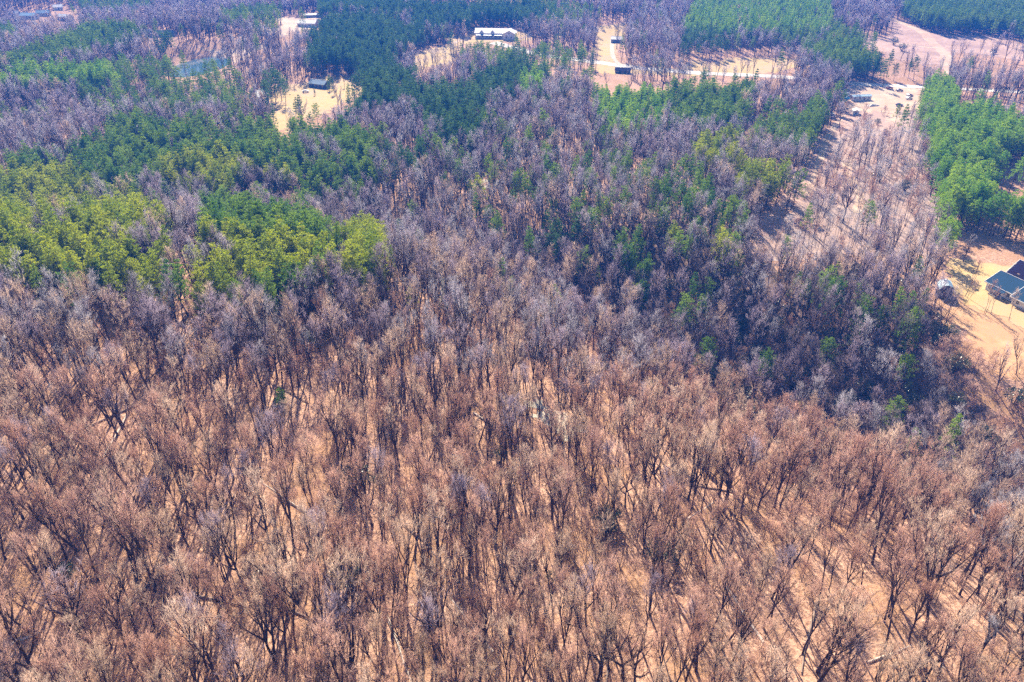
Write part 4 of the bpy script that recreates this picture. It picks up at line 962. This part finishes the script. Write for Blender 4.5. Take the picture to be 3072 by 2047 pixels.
for k, s_ in enumerate([(0, 0.1, 6, 0.9, 0.2, 7.2, .08, .03), (-0.3, 0.1, 9, -1.1, 0.3, 9.9, .07, .02), (0, 0, 4.5, -0.7, -0.3, 5.2, .07, .03)]):
    v2, q2 = tubes(np.array([s_]), 5); mesh_obj('branch_stub', np_mesh('snag_stub', v2, [q2], [MATS['pale_wood']], smooth_shade=True), e)

# ------------------------------------------------------------------ the rest of the woods: past counting, one object per kind of wood
def scatter(name, label, cat, keys, X, Y, Zz, K, V, S, Rz):
    coll = bpy.data.collections.new(name + '_shapes'); lut = {}; c = 0
    for k in keys:
        for v, (tr, cr, wh, desc, nh) in enumerate(KINDS[k]):
            o = bpy.data.objects.new('s%03d_%s_%d' % (c, k, v), wh); coll.objects.link(o); lut[(k, v)] = c; c += 1
    me_ = bpy.data.meshes.new(name); me_.vertices.add(len(X))
    me_.vertices.foreach_set('co', np.stack([X, Y, Zz], 1).astype(np.float32).ravel())
    at_i = me_.attributes.new('shape', 'INT', 'POINT'); at_i.data.foreach_set('value', np.array([lut[(k, v)] for k, v in zip(K, V)], np.int32))
    at_s = me_.attributes.new('size', 'FLOAT', 'POINT'); at_s.data.foreach_set('value', S.astype(np.float32))
    at_r = me_.attributes.new('turn', 'FLOAT_VECTOR', 'POINT'); tl = np.random.default_rng(len(X)).normal(0, 0.045, (len(X), 2)); at_r.data.foreach_set('vector', np.stack([tl[:, 0], tl[:, 1], Rz], 1).astype(np.float32).ravel())
    ng = bpy.data.node_groups.new(name, 'GeometryNodeTree')
    ng.interface.new_socket('Geometry', in_out='INPUT', socket_type='NodeSocketGeometry'); ng.interface.new_socket('Geometry', in_out='OUTPUT', socket_type='NodeSocketGeometry')
    N_, L_ = ng.nodes, ng.links
    gi = N_.new('NodeGroupInput'); go = N_.new('NodeGroupOutput'); ip = N_.new('GeometryNodeInstanceOnPoints'); ci = N_.new('GeometryNodeCollectionInfo')
    ci.inputs['Collection'].default_value = coll; ci.inputs['Separate Children'].default_value = True; ci.inputs['Reset Children'].default_value = True
    def attr(nm, ty):
        a_ = N_.new('GeometryNodeInputNamedAttribute'); a_.data_type = ty; a_.inputs['Name'].default_value = nm; return a_.outputs['Attribute']
    ip.inputs['Pick Instance'].default_value = True
    L_.new(gi.outputs[0], ip.inputs['Points']); L_.new(ci.outputs[0], ip.inputs['Instance']); L_.new(attr('shape', 'INT'), ip.inputs['Instance Index'])
    L_.new(attr('turn', 'FLOAT_VECTOR'), ip.inputs['Rotation']); L_.new(attr('size', 'FLOAT'), ip.inputs['Scale']); L_.new(ip.outputs[0], go.inputs[0])
    o = mesh_obj(name, me_); md = o.modifiers.new('woods', 'NODES'); md.node_group = ng
    tag(o, label, cat, kind='stuff')
    return o
rest = ~single
b_ = rest & ~isp; p_ = rest & isp
scatter('bare_woods', 'mass of leafless winter trees covering the hills', 'woods', sorted(set(kind[b_])), TX[b_], TY[b_], TZ[b_], kind[b_], var[b_], scl[b_], rot[b_])
scatter('pine_woods', 'mass of distant green pines in stands across the hills', 'woods', sorted(set(kind[p_])), TX[p_], TY[p_], TZ[p_], kind[p_], var[p_], scl[p_], rot[p_])
r_ = ~usingle
scatter('undergrowth', 'low undergrowth between the trees', 'undergrowth', ['shrub', 'brush'], ux[r_], uy[r_], uz[r_], ukind[r_], uv[r_], us[r_], ur[r_])
print('TREES', n, 'single', single.sum(), 'under', len(ux))

# ------------------------------------------------------------------ haze: the air between the camera and the hills
hz = MB(); hz.box(-8000, 8000, -8000, 8000, float(GZ.min()) - 1.0, 150)
hm = bpy.data.materials.new('haze_air'); hm.use_nodes = True; hn = hm.node_tree
hn.nodes.remove(hn.nodes['Principled BSDF'])
pv = hn.nodes.new('ShaderNodeVolumePrincipled'); pv.inputs['Color'].default_value = (*HAZE_COLOR, 1); pv.inputs['Density'].default_value = HAZE_DENSITY
pv.inputs['Anisotropy'].default_value = 0.0
hn.links.new(pv.outputs['Volume'], hn.nodes['Material Output'].inputs['Volume'])
tag(hz.build('haze', hm), 'thin blue haze filling the air over the woods', 'haze', kind='stuff')
